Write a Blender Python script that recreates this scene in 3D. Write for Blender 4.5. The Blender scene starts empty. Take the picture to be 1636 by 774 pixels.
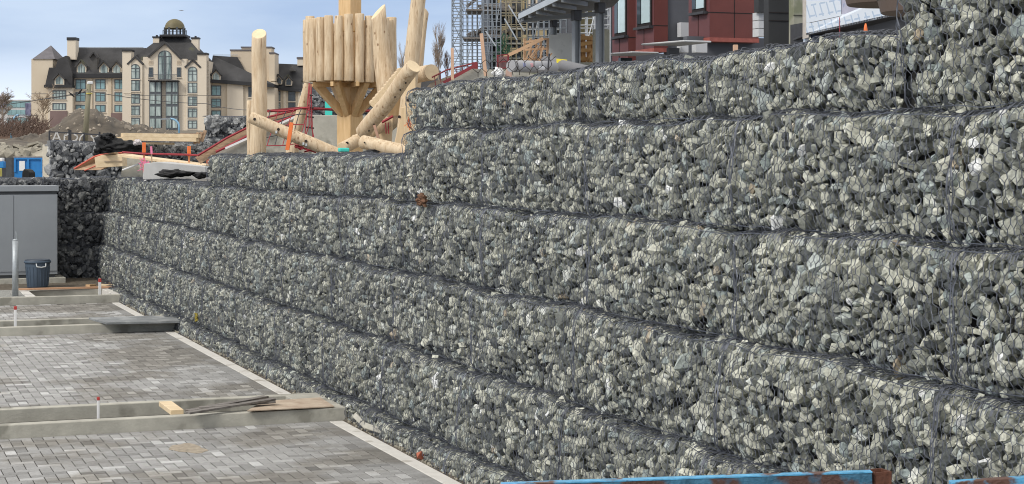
import bpy, bmesh, math, random
import numpy as np
from mathutils import Vector, Matrix, Euler
R = math.radians
rnd = random.Random(7)
rng = np.random.default_rng(11)
sc = bpy.context.scene
C = sc.collection

# ------------------------------------------------------------------ camera, sky, sun, exposure
EYE = 3.92; F = 2800.0; W = 1636.0; YAW = R(20.9); VH = 250.0
SN, CS = math.sin(YAW), math.cos(YAW)
cam = bpy.data.cameras.new("camera"); cam.sensor_width = 36; cam.lens = F / W * 36
cam.sensor_fit = 'HORIZONTAL'
cam.shift_y = -(387 - VH) / W; cam.clip_end = 5000; cam.clip_start = 0.1
co = bpy.data.objects.new("camera", cam); C.objects.link(co)
co.location = (0, 0, EYE); co.rotation_euler = (R(90), 0, -YAW)
sc.camera = co

SUN_EL, SUN_AZ = R(42), R(-112)          # azimuth clockwise from +Y
w = bpy.data.worlds.new("World"); sc.world = w; w.use_nodes = True
nt = w.node_tree; nt.nodes.clear()
def N(tree, t, **k):
    n = tree.nodes.new(t)
    for a, b in k.items(): setattr(n, a, b)
    return n
out = N(nt, 'ShaderNodeOutputWorld'); bg = N(nt, 'ShaderNodeBackground')
sky = N(nt, 'ShaderNodeTexSky', sky_type='NISHITA'); sky.sun_disc = False
sky.sun_elevation = SUN_EL; sky.sun_rotation = SUN_AZ; sky.air_density = 1.0; sky.dust_density = 0.6; sky.ozone_density = 2.5
tc = N(nt, 'ShaderNodeTexCoord'); mp = N(nt, 'ShaderNodeMapping'); mp.inputs['Scale'].default_value = (1.0, 1.0, 4.5)
nz = N(nt, 'ShaderNodeTexNoise'); nz.inputs['Scale'].default_value = 3.2; nz.inputs['Detail'].default_value = 7; nz.inputs['Roughness'].default_value = .55
nt.links.new(tc.outputs['Generated'], mp.inputs[0]); nt.links.new(mp.outputs[0], nz.inputs['Vector'])
cr = N(nt, 'ShaderNodeValToRGB'); cr.color_ramp.elements[0].position = .36; cr.color_ramp.elements[1].position = .60
cr.color_ramp.elements[0].color = (2.8, 3.65, 5.5, 1); cr.color_ramp.elements[1].color = (4.2, 5.0, 6.5, 1)
nt.links.new(nz.outputs['Fac'], cr.inputs[0])
# white cloud bank low on the left horizon
sx = N(nt, 'ShaderNodeSeparateXYZ'); nt.links.new(tc.outputs['Generated'], sx.inputs[0])
mr = N(nt, 'ShaderNodeMapRange'); mr.inputs['From Min'].default_value = .060; mr.inputs['From Max'].default_value = .025
nt.links.new(sx.outputs['Z'], mr.inputs['Value'])
mx0 = N(nt, 'ShaderNodeMix', data_type='RGBA'); mx0.inputs[7].default_value = (7.0, 7.7, 9.0, 1)
md = N(nt, 'ShaderNodeMapRange'); md.inputs['From Min'].default_value = .30; md.inputs['From Max'].default_value = .10; md.inputs['To Min'].default_value = .15
nt.links.new(sx.outputs['X'], md.inputs['Value'])
mm = N(nt, 'ShaderNodeMath', operation='MULTIPLY'); nt.links.new(mr.outputs[0], mm.inputs[0]); nt.links.new(md.outputs[0], mm.inputs[1])
nt.links.new(mm.outputs[0], mx0.inputs[0]); nt.links.new(cr.outputs[0], mx0.inputs[6])
mx = N(nt, 'ShaderNodeMix', data_type='RGBA'); mx.inputs[0].default_value = .82
nt.links.new(sky.outputs[0], mx.inputs[6]); nt.links.new(mx0.outputs[2], mx.inputs[7])
# thin bright overcast higher up, out of the picture
mo = N(nt, 'ShaderNodeMapRange'); mo.inputs['From Min'].default_value = .13; mo.inputs['From Max'].default_value = .40
nt.links.new(sx.outputs['Z'], mo.inputs['Value'])
m3 = N(nt, 'ShaderNodeMix', data_type='RGBA'); m3.inputs[7].default_value = (7.6, 7.5, 7.4, 1)
nt.links.new(mo.outputs[0], m3.inputs[0]); nt.links.new(mx.outputs[2], m3.inputs[6])
nt.links.new(m3.outputs[2], bg.inputs['Color']); bg.inputs['Strength'].default_value = 0.11
nt.links.new(bg.outputs[0], out.inputs[0])

sl = bpy.data.lights.new("sun", 'SUN'); sl.energy = 1.5; sl.angle = R(15); sl.color = (1.0, .955, .88)
so = bpy.data.objects.new("sun", sl); C.objects.link(so)
sd = Vector((math.sin(SUN_AZ) * math.cos(SUN_EL), math.cos(SUN_AZ) * math.cos(SUN_EL), math.sin(SUN_EL)))
so.rotation_euler = (-sd).to_track_quat('-Z', 'Y').to_euler(); so.location = (0, 0, 30)
sc.view_settings.view_transform = 'Standard'; sc.view_settings.look = 'None'
sc.view_settings.exposure = 0.42; sc.view_settings.gamma = 1
sc.cycles.use_denoising = True; sc.cycles.filter_width = 1.05; sc.cycles.max_bounces = 5; sc.cycles.diffuse_bounces = 3

# ------------------------------------------------------------------ projection helpers (photo pixel -> place)
def P(u, v, d):
    r = (u - 818) / F * d
    return Vector((d * SN + r * CS, d * CS - r * SN, EYE - (v - VH) * d / F))
def atX(u, X):      # depth along view of the point with world X seen at column u
    t = math.tan(YAW + math.atan((u - 818) / F)); Y = X / t
    return X * SN + Y * CS, Y

# ------------------------------------------------------------------ materials
MATS = {}
def mat(name, col, rough=.85, var=.18, scale=6.0, bump=.0, bscale=40, metal=0., stretch=None, col2=None, dirt=None):
    if name in MATS: return MATS[name]
    m = bpy.data.materials.new(name); m.use_nodes = True; t = m.node_tree; b = t.nodes['Principled BSDF']
    b.inputs['Roughness'].default_value = rough; b.inputs['Metallic'].default_value = metal
    tc = N(t, 'ShaderNodeTexCoord'); mp = N(t, 'ShaderNodeMapping')
    if stretch: mp.inputs['Scale'].default_value = stretch
    t.links.new(tc.outputs['Object'], mp.inputs[0])
    n = N(t, 'ShaderNodeTexNoise'); n.inputs['Scale'].default_value = scale; n.inputs['Detail'].default_value = 6; n.inputs['Roughness'].default_value = .6
    t.links.new(mp.outputs[0], n.inputs['Vector'])
    r = N(t, 'ShaderNodeValToRGB'); r.color_ramp.elements[0].position = .32; r.color_ramp.elements[1].position = .68
    c2 = col2 if col2 else tuple(min(1, c * (1 + var)) for c in col)
    r.color_ramp.elements[0].color = (*[c * (1 - var) for c in col], 1); r.color_ramp.elements[1].color = (*c2, 1)
    t.links.new(n.outputs['Fac'], r.inputs[0])
    last = r.outputs[0]
    if dirt:
        n2 = N(t, 'ShaderNodeTexNoise'); n2.inputs['Scale'].default_value = dirt[1]; n2.inputs['Detail'].default_value = 5
        t.links.new(mp.outputs[0], n2.inputs['Vector'])
        r2 = N(t, 'ShaderNodeValToRGB'); r2.color_ramp.elements[0].position = dirt[2]; r2.color_ramp.elements[1].position = dirt[2] + .08
        t.links.new(n2.outputs['Fac'], r2.inputs[0])
        x = N(t, 'ShaderNodeMix', data_type='RGBA'); x.inputs[7].default_value = (*dirt[0], 1)
        t.links.new(r2.outputs[0], x.inputs[0]); t.links.new(last, x.inputs[6]); last = x.outputs[2]
    t.links.new(last, b.inputs['Base Color'])
    if bump:
        n3 = N(t, 'ShaderNodeTexNoise'); n3.inputs['Scale'].default_value = bscale; n3.inputs['Detail'].default_value = 4
        t.links.new(mp.outputs[0], n3.inputs['Vector'])
        bp = N(t, 'ShaderNodeBump'); bp.inputs['Strength'].default_value = bump; bp.inputs['Distance'].default_value = .02
        t.links.new(n3.outputs['Fac'], bp.inputs['Height']); t.links.new(bp.outputs[0], b.inputs['Normal'])
    MATS[name] = m; return m

def attr_mat(name, stops, rough, nscale, nvar, bump, attr='tint', interp='LINEAR', wet=False):
    m = bpy.data.materials.new(name); m.use_nodes = True; t = m.node_tree; b = t.nodes['Principled BSDF']
    b.inputs['Roughness'].default_value = rough
    a = N(t, 'ShaderNodeAttribute', attribute_name=attr)
    r = N(t, 'ShaderNodeValToRGB'); r.color_ramp.interpolation = interp
    e = r.color_ramp.elements
    while len(e) < len(stops): e.new(.5)
    for k, (p, c) in enumerate(stops): e[k].position = p; e[k].color = (*c, 1)
    t.links.new(a.outputs['Fac'], r.inputs[0])
    tc = N(t, 'ShaderNodeTexCoord')
    n = N(t, 'ShaderNodeTexNoise'); n.inputs['Scale'].default_value = nscale; n.inputs['Detail'].default_value = 6; n.inputs['Roughness'].default_value = .65
    t.links.new(tc.outputs['Object'], n.inputs['Vector'])
    mrr = N(t, 'ShaderNodeMapRange'); mrr.inputs['From Min'].default_value = .3; mrr.inputs['From Max'].default_value = .7
    mrr.inputs['To Min'].default_value = 1 - nvar; mrr.inputs['To Max'].default_value = 1 + nvar
    t.links.new(n.outputs['Fac'], mrr.inputs[0])
    x = N(t, 'ShaderNodeVectorMath', operation='SCALE'); t.links.new(r.outputs[0], x.inputs[0]); t.links.new(mrr.outputs[0], x.inputs['Scale'])
    last = x.outputs[0]
    if wet:
        n2 = N(t, 'ShaderNodeTexNoise'); n2.inputs['Scale'].default_value = .42; n2.inputs['Detail'].default_value = 5; n2.inputs['Roughness'].default_value = .6
        t.links.new(tc.outputs['Object'], n2.inputs['Vector'])
        r2 = N(t, 'ShaderNodeValToRGB'); r2.color_ramp.elements[0].position = .47; r2.color_ramp.elements[1].position = .56
        t.links.new(n2.outputs['Fac'], r2.inputs[0])
        y = N(t, 'ShaderNodeMix', data_type='RGBA'); y.blend_type = 'MULTIPLY'; y.inputs[7].default_value = (.66, .63, .58, 1)
        t.links.new(r2.outputs[0], y.inputs[0]); t.links.new(last, y.inputs[6]); last = y.outputs[2]
    t.links.new(last, b.inputs['Base Color'])
    n3 = N(t, 'ShaderNodeTexNoise'); n3.inputs['Scale'].default_value = nscale * 2.5; n3.inputs['Detail'].default_value = 5
    t.links.new(tc.outputs['Object'], n3.inputs['Vector'])
    bp = N(t, 'ShaderNodeBump'); bp.inputs['Strength'].default_value = bump; bp.inputs['Distance'].default_value = .01
    t.links.new(n3.outputs['Fac'], bp.inputs['Height']); t.links.new(bp.outputs[0], b.inputs['Normal'])
    return m

M_rock = attr_mat('quarry_stone', [(0, (.052, .060, .066)), (.24, (.172, .182, .165)), (.5, (.385, .394, .335)), (.72, (.62, .62, .525)), (.84, (.32, .375, .37)),
                                   (.93, (.76, .77, .71)), (.965, (.42, .35, .25)), (1, (.82, .83, .82))], .8, 26, .42, .9)
M_rockd = attr_mat('shade_toned_river_stone', [(0, (.05, .053, .058)), (.4, (.12, .125, .13)), (.75, (.22, .225, .22)), (1, (.40, .40, .38))], .7, 20, .3, .5)  # corner wall stones, darkened in colour for the shade on that face
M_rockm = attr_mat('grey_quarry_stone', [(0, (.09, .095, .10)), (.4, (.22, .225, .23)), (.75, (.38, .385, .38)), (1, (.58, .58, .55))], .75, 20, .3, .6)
M_wire = mat('galvanised_wire', (.095, .104, .128), .5, .3, 9, metal=.25)
M_core = mat('shade_toned_core', (.03, .03, .029), .95, .5, 14, bump=.6)  # backing box colour, with the shade between the stones put into it
M_paver = attr_mat('concrete_pavers', [(0, (.17, .167, .162)), (.3, (.265, .262, .255)), (.75, (.355, .352, .345)), (1, (.51, .51, .505))], .8, 22, .16, .25, wet=True)
M_joint = mat('joint_sand', (.05, .047, .042), .95, .3, 30)
M_conc = mat('cast_concrete', (.42, .405, .35), .85, .16, 3, bump=.25, bscale=30, dirt=((.27, .26, .22), 1.6, .56))
M_strip = mat('pale_concrete_edging', (.62, .60, .56), .85, .08, 5, bump=.15, dirt=((.42, .395, .35), 2.4, .60))
M_soil = mat('wet_soil', (.12, .10, .075), .95, .4, 8, bump=.8, bscale=25)
M_dirt = mat('excavated_dirt', (.080, .064, .046), .95, .38, .35, bump=.6, bscale=2.2, col2=(.14, .115, .085))
M_ground = mat('crushed_gravel_ground', (.20, .19, .17), .95, .35, 5, bump=.5)
M_log = mat('peeled_log_wood', (.58, .42, .255), .7, .12, 2.2, bump=.35, bscale=8, stretch=(7, 7, 1.1), col2=(.74, .60, .42), dirt=((.40, .27, .15), 3.0, .63))
M_logend = mat('cut_log_end', (.78, .62, .40), .75, .1, 8)
M_timber = mat('glued_timber', (.66, .43, .20), .65, .1, 2.5, stretch=(5, 5, .8), col2=(.74, .52, .28))
M_lumber = mat('pale_lumber', (.70, .53, .32), .75, .12, 2, stretch=(1, 4, 4), col2=(.78, .63, .42))
M_brownwood = mat('weathered_formwork', (.42, .27, .17), .8, .25, 3, stretch=(2, 2, 8), col2=(.52, .37, .24))
M_hole = mat('drilled_hole', (.03, .022, .018), .9, .1)
M_red = mat('red_rope', (.30, .028, .038), .7, .15)
M_orange = mat('orange_paint', (.85, .20, .05), .6, .1)
M_pink = mat('pink_flagging', (.85, .25, .40), .6, .1)
M_black = mat('black_sheeting', (.006, .006, .007), .75, .3, 9, bump=.3, bscale=9)
M_dark = mat('dark_steel', (.04, .04, .045), .5, .2)
M_cab = mat('grey_cabinet_paint', (.265, .285, .305), .5, .05, 1.2)
M_cabd = mat('cabinet_seam', (.06, .065, .07), .6, .1)
M_bin = mat('blue_grey_plastic', (.065, .095, .135), .5, .08, 4)
M_binh = mat('pale_handle', (.5, .52, .53), .6, .1)
M_galv = mat('galvanised_pipe', (.38, .41, .43), .45, .15, 8, metal=.4)
M_white = mat('white_paint', (.78, .78, .78), .6, .04)
M_mem = mat('grey_fibre_board', (.19, .20, .205), .6, .2, 3, bump=.2, dirt=((.30, .31, .31), 1.8, .54))
M_ply = mat('dirty_plywood', (.45, .33, .24), .85, .2, 3, col2=(.58, .49, .38), dirt=((.33, .25, .18), 4, .6))
M_oldboard = mat('weathered_board', (.13, .11, .10), .85, .3, 3, stretch=(1, 8, 8), col2=(.25, .23, .21))
M_blue = mat('chipped_blue_paint', (.09, .34, .56), .5, .25, 14, bump=.4, bscale=60, dirt=((.10, .045, .03), 7, .52))
M_rust = mat('rusty_steel', (.12, .045, .025), .85, .4, 12, bump=.4)
M_dump = mat('blue_container_paint', (.02, .20, .52), .5, .08)
M_teal = mat('teal_strap', (.06, .62, .52), .6, .06)

# ------------------------------------------------------------------ mesh builder and object helpers
class MB:
    def __init__(s): s.v = []; s.f = []; s.mi = []
    def add(s, vs, fs, mi=0):
        n = len(s.v); s.v += [tuple(v) for v in vs]; s.f += [tuple(n + i for i in f) for f in fs]; s.mi += [mi] * len(fs); return s
    def hexa(s, p, mi=0):      # 8 points: bottom loop 0-3, top loop 4-7
        return s.add(p, [(0, 3, 2, 1), (4, 5, 6, 7), (0, 1, 5, 4), (1, 2, 6, 5), (2, 3, 7, 6), (3, 0, 4, 7)], mi)
    def box(s, a, b, mi=0, M=None):
        x0, y0, z0 = a; x1, y1, z1 = b
        p = [Vector(q) for q in [(x0, y0, z0), (x1, y0, z0), (x1, y1, z0), (x0, y1, z0), (x0, y0, z1), (x1, y0, z1), (x1, y1, z1), (x0, y1, z1)]]
        if M is not None: p = [M @ q for q in p]
        return s.hexa(p, mi)
    def beam(s, p0, p1, wd, ht, mi=0, up=Vector((0, 0, 1))):
        p0, p1 = Vector(p0), Vector(p1); d = (p1 - p0).normalized()
        if abs(d.dot(up)) > .98: up = Vector((0, 1, 0)) if abs(d.y) < .9 else Vector((1, 0, 0))
        a = d.cross(up).normalized(); b = a.cross(d)
        q = [p0 - a * wd / 2 - b * ht / 2, p0 + a * wd / 2 - b * ht / 2, p1 + a * wd / 2 - b * ht / 2, p1 - a * wd / 2 - b * ht / 2]
        return s.hexa(q + [x + b * ht for x in q], mi)
    def tube(s, pts, r, n=6, mi=0, caps=True, capmi=None):
        pts = [Vector(p) for p in pts]; rr = r if isinstance(r, (list, tuple)) else [r] * len(pts)
        n0 = len(s.v); a = None
        for i, p in enumerate(pts):
            d = (pts[min(i + 1, len(pts) - 1)] - pts[max(i - 1, 0)]).normalized()
            if a is None:
                u = Vector((0, 0, 1)) if abs(d.z) < .9 else Vector((1, 0, 0)); a = d.cross(u).normalized()
            else: a = (a - d * a.dot(d)).normalized()
            b = d.cross(a)
            for k in range(n):
                t = 2 * math.pi * k / n; s.v.append(tuple(p + (a * math.cos(t) + b * math.sin(t)) * rr[i]))
        for i in range(len(pts) - 1):
            for k in range(n):
                s.f.append((n0 + i * n + k, n0 + i * n + (k + 1) % n, n0 + (i + 1) * n + (k + 1) % n, n0 + (i + 1) * n + k)); s.mi.append(mi)
        if caps:
            cm = mi if capmi is None else capmi; e = n0 + (len(pts) - 1) * n
            s.f.append(tuple(n0 + k for k in range(n))[::-1]); s.f.append(tuple(e + k for k in range(n))); s.mi += [cm, cm]
        return s
    def prism(s, poly, off, mi=0):  # poly: list of 3D points, extruded by vector off
        n = len(poly); off = Vector(off); p = [Vector(q) for q in poly]
        return s.add(p + [q + off for q in p], [tuple(range(n))[::-1], tuple(range(n, 2 * n))] + [(i, (i + 1) % n, n + (i + 1) % n, n + i) for i in range(n)], mi)
    def build(s, name, mats, parent=None, loc=None, smooth=False, bevel=0):
        if not isinstance(mats, (list, tuple)): mats = [mats]
        o = bpy.data.objects.new(name, bpy.data.meshes.new(name)); C.objects.link(o)
        L = Vector((0, 0, 0))
        if parent is not None:
            o.parent = parent; q = parent
            while q: L = L + q.location; q = q.parent
        elif loc is not None: o.location = loc; L = Vector(loc)
        me = o.data; me.from_pydata([tuple(Vector(v) - L) for v in s.v], [], s.f)
        for m in mats: me.materials.append(m)
        if len(mats) > 1: me.polygons.foreach_set('material_index', s.mi)
        me.validate(); me.update()
        bm = bmesh.new(); bm.from_mesh(me); bmesh.ops.recalc_face_normals(bm, faces=bm.faces); bm.to_mesh(me); bm.free()
        if smooth:
            me.polygons.foreach_set('use_smooth', [len(p.vertices) <= 4 for p in me.polygons])
            me.update()
        if bevel:
            b = o.modifiers.new('bevel', 'BEVEL'); b.width = bevel; b.segments = 2; b.limit_method = 'ANGLE'
        return o
def tag(o, label=None, cat=None, group=None, kind=None):
    if label: o['label'] = label
    if cat: o['category'] = cat
    if group: o['group'] = group
    if kind: o['kind'] = kind
    return o
def thing(name, loc, label, cat, group=None):
    o = bpy.data.objects.new(name, None); C.objects.link(o); o.location = loc; o.empty_display_size = .2
    return tag(o, label, cat, group)
def npmesh(name, V, Fc, m, parent=None, L=(0, 0, 0), tint=None):
    me = bpy.data.meshes.new(name); k = Fc.shape[1]
    me.vertices.add(len(V)); me.vertices.foreach_set('co', (V - np.array(L)).astype(np.float32).ravel())
    me.loops.add(Fc.size); me.loops.foreach_set('vertex_index', Fc.astype(np.int32).ravel())
    me.polygons.add(len(Fc)); me.polygons.foreach_set('loop_start', np.arange(0, Fc.size, k, dtype=np.int32))
    if tint is not None:
        a = me.attributes.new('tint', 'FLOAT', 'POINT'); a.data.foreach_set('value', tint.astype(np.float32))
    me.update(calc_edges=True); me.materials.append(m)
    me.polygons.foreach_set('use_smooth', np.zeros(len(Fc), dtype=bool))
    o = bpy.data.objects.new(name, me); C.objects.link(o)
    if parent is not None: o.parent = parent
    return o

# ------------------------------------------------------------------ SETTING: ground, paving
def flat(name, x0, x1, y0, y1, z, m, th=.3):
    b = MB(); b.box((x0, y0, z - th), (x1, y1, z)); return tag(b.build(name, m, loc=((x0 + x1) / 2, (y0 + y1) / 2, z)), kind='structure')
flat('ground', -60, 7.4, -30, 75, -.03, M_ground)
flat('ground', 6.93, 7.02, 4, 48, 0.0, M_soil, .02)

A = .15   # herringbone unit
quads = []; tints = []
x_end, y_lo, y_hi = 6.50, 9.0, 47.75
nx = int((x_end + 5) / A); ny = int((y_hi - y_lo) / A)
PLY = [(25.2, 27.0), (39.6, 41.4)]
def pav(x0, x1, y0, y1, t, hz):
    for a, b in PLY:
        if y1 <= a or y0 >= b: continue
        if y0 < a - .02: y1 = a
        elif y1 > b + .02: y0 = b
        else: return
    g = .0065; quads.append((x0 + g, x1 - g, y0 + g, y1 - g, hz)); tints.append(t)
for i in range(nx):
    for j in range(ny):
        k = (i - j) % 4; x = x_end - (nx - i) * A; y = y_lo + j * A
        t = min(1, max(0, rnd.gauss(.55, .2))) if rnd.random() > .05 else rnd.uniform(.85, 1)
        if rnd.random() < .12: t *= .4
        if k == 0: pav(x, min(x + 2 * A, x_end), y, y + A, t, rnd.uniform(-.002, .002))
        elif k == 3 and j + 1 < ny: pav(x, x + A, y, y + 2 * A, t, rnd.uniform(-.002, .002))
y = y_lo
while y < y_hi:
    pav(x_end, x_end + .22, y, y + A * .9, rnd.uniform(.2, .48), 0); y += A * .9
Q = np.array(quads); n = len(Q); b_ = .005
x0, x1, y0, y1, hz = Q.T
def ring(e, z): return np.stack([np.stack([x0 + e, y0 + e, z], 1), np.stack([x1 - e, y0 + e, z], 1), np.stack([x1 - e, y1 - e, z], 1), np.stack([x0 + e, y1 - e, z], 1)], 1)
V = np.concatenate([ring(0, hz * 0 - .02), ring(0, hz - .004), ring(b_, hz)], 1).reshape(-1, 3)
base = (np.arange(n) * 12)[:, None, None]
fq = np.array([[8, 9, 10, 11]] + [[k, (k + 1) % 4, 4 + (k + 1) % 4, 4 + k] for k in range(4)] + [[4 + k, 4 + (k + 1) % 4, 8 + (k + 1) % 4, 8 + k] for k in range(4)])
pv = npmesh('paving', V, (fq[None] + base).reshape(-1, 4), M_paver, tint=np.repeat(np.array(tints), 12)); tag(pv, kind='structure')
b = MB(); b.box((-5.2, 8.9, -.028), (6.72, 47.8, -.010)); tag(b.build('paving_bed', M_joint), kind='structure')

# pale edging strip, in poured lengths
b = MB(); y = 8.0
for ye in (25.2,): 
    
    for ya, yb in ((6.0, 25.15), (27.01, 39.55), (41.41, 47.6)):
        n_ = max(1, round((yb - ya) / 2.9)); L_ = (yb - ya) / n_
        for k in range(n_): b.box((6.72 + rnd.uniform(-.004, .004), ya + k * L_ + .005, -.03), (6.92, ya + (k + 1) * L_ - .005, .006 + rnd.uniform(-.002, .003)))
tag(b.build('kerb_strip', M_strip, bevel=.006), kind='structure')
# tan sawdust spill on the near paving
def patch(name, cx, cy, z, rx, ry, m, seed, n=26, th=.004, **k):
    q = random.Random(seed); ph = [q.uniform(0, 6.3) for _ in range(4)]
    pts = []
    for i in range(n):
        t = 2 * math.pi * i / n; r = 1 + .16 * math.sin(2 * t + ph[0]) + .13 * math.sin(3 * t + ph[1]) + .08 * math.sin(7 * t + ph[2]) + q.uniform(-.05, .05)
        pts.append(Vector((cx + math.cos(t) * rx * r, cy + math.sin(t) * ry * r, z)))
    b = MB(); b.prism(pts, (0, 0, th)); return b.build(name, m, loc=(cx, cy, z), **k)
pp = P(300, 715, 23.5); tag(patch('sand_spill', pp.x, pp.y, .001, .24, .36, mat('tan_sand', (.33, .28, .215), .95, .3, 12), 5), kind='structure')

# ---- concrete planters (transverse)
def planter(Y0, Y1, label, x0=-5, x1=7.0, top=.19, wth=.2):
    t = thing('concrete_planter', ((x0 + x1) / 2, Y0, 0), label, 'planter', 'concrete planters across the paving')
    b = MB(); b.box((x0, Y0, -.1), (x1, Y0 + wth, top)); b.build('front_wall', M_conc, t, bevel=.012)
    b = MB(); b.box((x0, Y1 - wth, -.1), (x1, Y1, top - .004)); b.build('back_wall', M_conc, t, bevel=.012)
    b = MB(); b.box((x1 - .55, Y0 + wth + .003, -.1), (x1 - .003, Y1 - wth - .003, top - .002)); b.build('end_wall', M_conc, t, bevel=.01)
    b = MB(); b.box((x0, Y0 + wth + .003, -.12), (x1 - .553, Y1 - wth - .003, -.06)); b.build('soil_bed', M_soil, t)
    return t
planter(25.2, 27.0, 'nearest long concrete planter across the paving, under the plywood sheet and loose boards')
planter(39.6, 41.4, 'middle long concrete planter across the paving, its end covered by a grey board', x0=-6)
t = thing('concrete_planter', (3, 47.8, 0), 'farthest concrete planter, open dark pit in front of the bin and cabinet', 'planter', 'concrete planters across the paving')
def pz(x, y, z): return Vector((x, y, z))
Lx = 3.9
b = MB(); b.box((-8, 47.8, -.1), (7.05, 48.0, .2)); b.build('front_wall', M_conc, t, bevel=.012)
b = MB(); b.box((6.8, 48.003, -.1), (7.0, 50.3, .2)); b.build('end_wall', M_strip, t, bevel=.01)
b = MB(); b.box((4.55, 48.003, -.1), (4.80, 50.3, .2)); b.build('side_wall', M_strip, t, bevel=.01)
b = MB(); b.box((4.803, 50.1, -.3), (6.797, 50.297, .2)); b.build('back_wall', M_conc, t, bevel=.01)
b = MB(); b.box((4.803, 48.003, -.3), (6.797, 50.097, -.25)); b.build('soil_bed', M_soil, t)
# gravel apron behind
b = MB(); b.hexa([pz(-20, 48.003, 0), pz(4.547, 48.003, 0), pz(4.547, 50.3, 0), pz(-20, 50.3, 0), pz(-20, 48.003, .17), pz(4.547, 48.003, .17), pz(4.547, 50.3, .22), pz(-20, 50.3, .22)])
tag(b.build('gravel_bed', mat('grey_pea_gravel', (.30, .30, .28), .95, .55, 30, bump=.9, bscale=60)), kind='structure')
b = MB(); b.hexa([pz(-20, 50.303, 0), pz(7.3, 50.303, 0), pz(7.3, 53.8, 0), pz(-20, 53.8, 0), pz(-20, 50.303, .22), pz(7.3, 50.303, .2), pz(7.3, 53.8, .3), pz(-20, 53.8, .3)])
tag(b.build('ground', M_soil), kind='structure')

# ------------------------------------------------------------------ GABIONS
def rock_protos(n, seed):
    q = np.random.default_rng(seed); out = []
    for _ in range(n):
        m = int(q.integers(9, 14)); v = q.normal(size=(m, 3)); v /= np.linalg.norm(v, axis=1)[:, None]
        for _i in range(14):
            d = v[:, None] - v[None]; r = (d ** 2).sum(-1) + np.eye(m); v += .035 * (d / r[..., None] ** 1.5).sum(1); v /= np.linalg.norm(v, axis=1)[:, None]
        v *= q.uniform(.72, 1.15, (m, 1))
        v = np.sign(v) * np.abs(v) ** .78
        bm = bmesh.new()
        for p in v: bm.verts.new(p)
        r = bmesh.ops.convex_hull(bm, input=bm.verts)
        bmesh.ops.delete(bm, geom=[x for x in bm.verts if not x.link_faces], context='VERTS')
        bmesh.ops.triangulate(bm, faces=bm.faces); bm.verts.index_update()
        out.append((np.array([x.co[:] for x in bm.verts]), np.array([[x.index for x in f.verts] for f in bm.faces]))); bm.free()
    return out
PROTO = rock_protos(40, 3)
def rand_rot(q, n):
    a = q.normal(size=(n, 4)); a /= np.linalg.norm(a, axis=1)[:, None]; w, x, y, z = a.T
    return np.stack([1 - 2 * (y * y + z * z), 2 * (x * y - z * w), 2 * (x * z + y * w), 2 * (x * y + z * w), 1 - 2 * (x * x + z * z), 2 * (y * z - x * w),
                     2 * (x * z - y * w), 2 * (y * z + x * w), 1 - 2 * (x * x + y * y)], 1).reshape(-1, 3, 3)
def make_rocks(q, cen, rad, flatn=None):
    """cen (n,3), rad (n,) -> verts, faces, tint"""
    n = len(cen); pi = q.integers(0, len(PROTO), n); Rm = rand_rot(q, n)
    asp = np.stack([q.uniform(1.05, 1.65, n), q.uniform(.78, 1.08, n), q.uniform(.5, .85, n)], 1) * rad[:, None]
    tn = q.beta(1.5, 1.5, n) * .88; k = q.random(n); tn = np.where(k < .006, q.uniform(.955, .968, n), tn); tn = np.where(k > .993, 1, tn); tn = np.where((k > .95) & (k < .993), q.uniform(.8, .93, n), tn)
    Vs, Fs, Ts = [], [], []; off = 0
    for p in range(len(PROTO)):
        ix = np.where(pi == p)[0]
        if not len(ix): continue
        pv, pf = PROTO[p]
        v = np.einsum('nij,nkj->nki', Rm[ix], pv[None] * asp[ix][:, None, :]) + cen[ix][:, None, :]
        Vs.append(v.reshape(-1, 3)); Fs.append((pf[None] + (np.arange(len(ix)) * len(pv))[:, None, None] + off).reshape(-1, 3)); off += v.shape[0] * v.shape[1]
        Ts.append(np.repeat(tn[ix], len(pv)))
    return np.concatenate(Vs), np.concatenate(Fs), np.concatenate(Ts)

class Face:
    """A gabion front: origin O (bottom, start), unit along S, outward Nn; length L, height h, rounded top edge r, top depth td."""
    def __init__(s, O, S, Nn, L, h, td, r=.075, seed=0, ph=0.):
        s.O = np.array(O, float); s.S = np.array(S, float); s.N = np.array(Nn, float); s.L = L; s.h = h; s.td = td; s.r = r; s.seed = seed; s.ph = ph
        s.T = (h - r) + r * math.pi / 2 + td
    def map(s, a, t, o=0.):
        h, r = s.h, s.r; tA = h - r; ang = np.clip((t - tA) / r, 0, math.pi / 2); over = np.clip(t - tA - r * math.pi / 2, 0, 9)
        n = np.where(t < tA, 0, -r + r * np.cos(ang)) - over; z = np.where(t < tA, t, tA + r * np.sin(ang))
        nn = np.cos(ang); nz_ = np.sin(ang)
        u = np.clip(a / s.L, 0, 1); pil = (1 - np.abs(2 * u - 1) ** 5)
        bul = .055 * (.72 + .28 * pil) * np.sqrt(np.clip(np.sin(math.pi * np.clip(z / h, 0.02, .98)), 0, 1)) - .03
        g = a + s.ph
        bul = bul + .022 * np.sin(g * 2.1 + z * 3 + s.seed) + .014 * np.sin(g * 5.3 + s.seed * 2 + z * 5)
        zz = .022 * np.sin(g * 1.3 + s.seed) + .018 * np.sin(g * 3.7 + 1.7 * s.seed) + .010 * (pil - 1)
        n = n + nn * o + bul - .045 * np.clip(1 - z / .10, 0, 1); z = z + nz_ * o + zz * np.clip(z / h, 0, 1)
        return s.O + a[:, None] * s.S + n[:, None] * s.N + z[:, None] * np.array([0, 0, 1.0])

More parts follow.
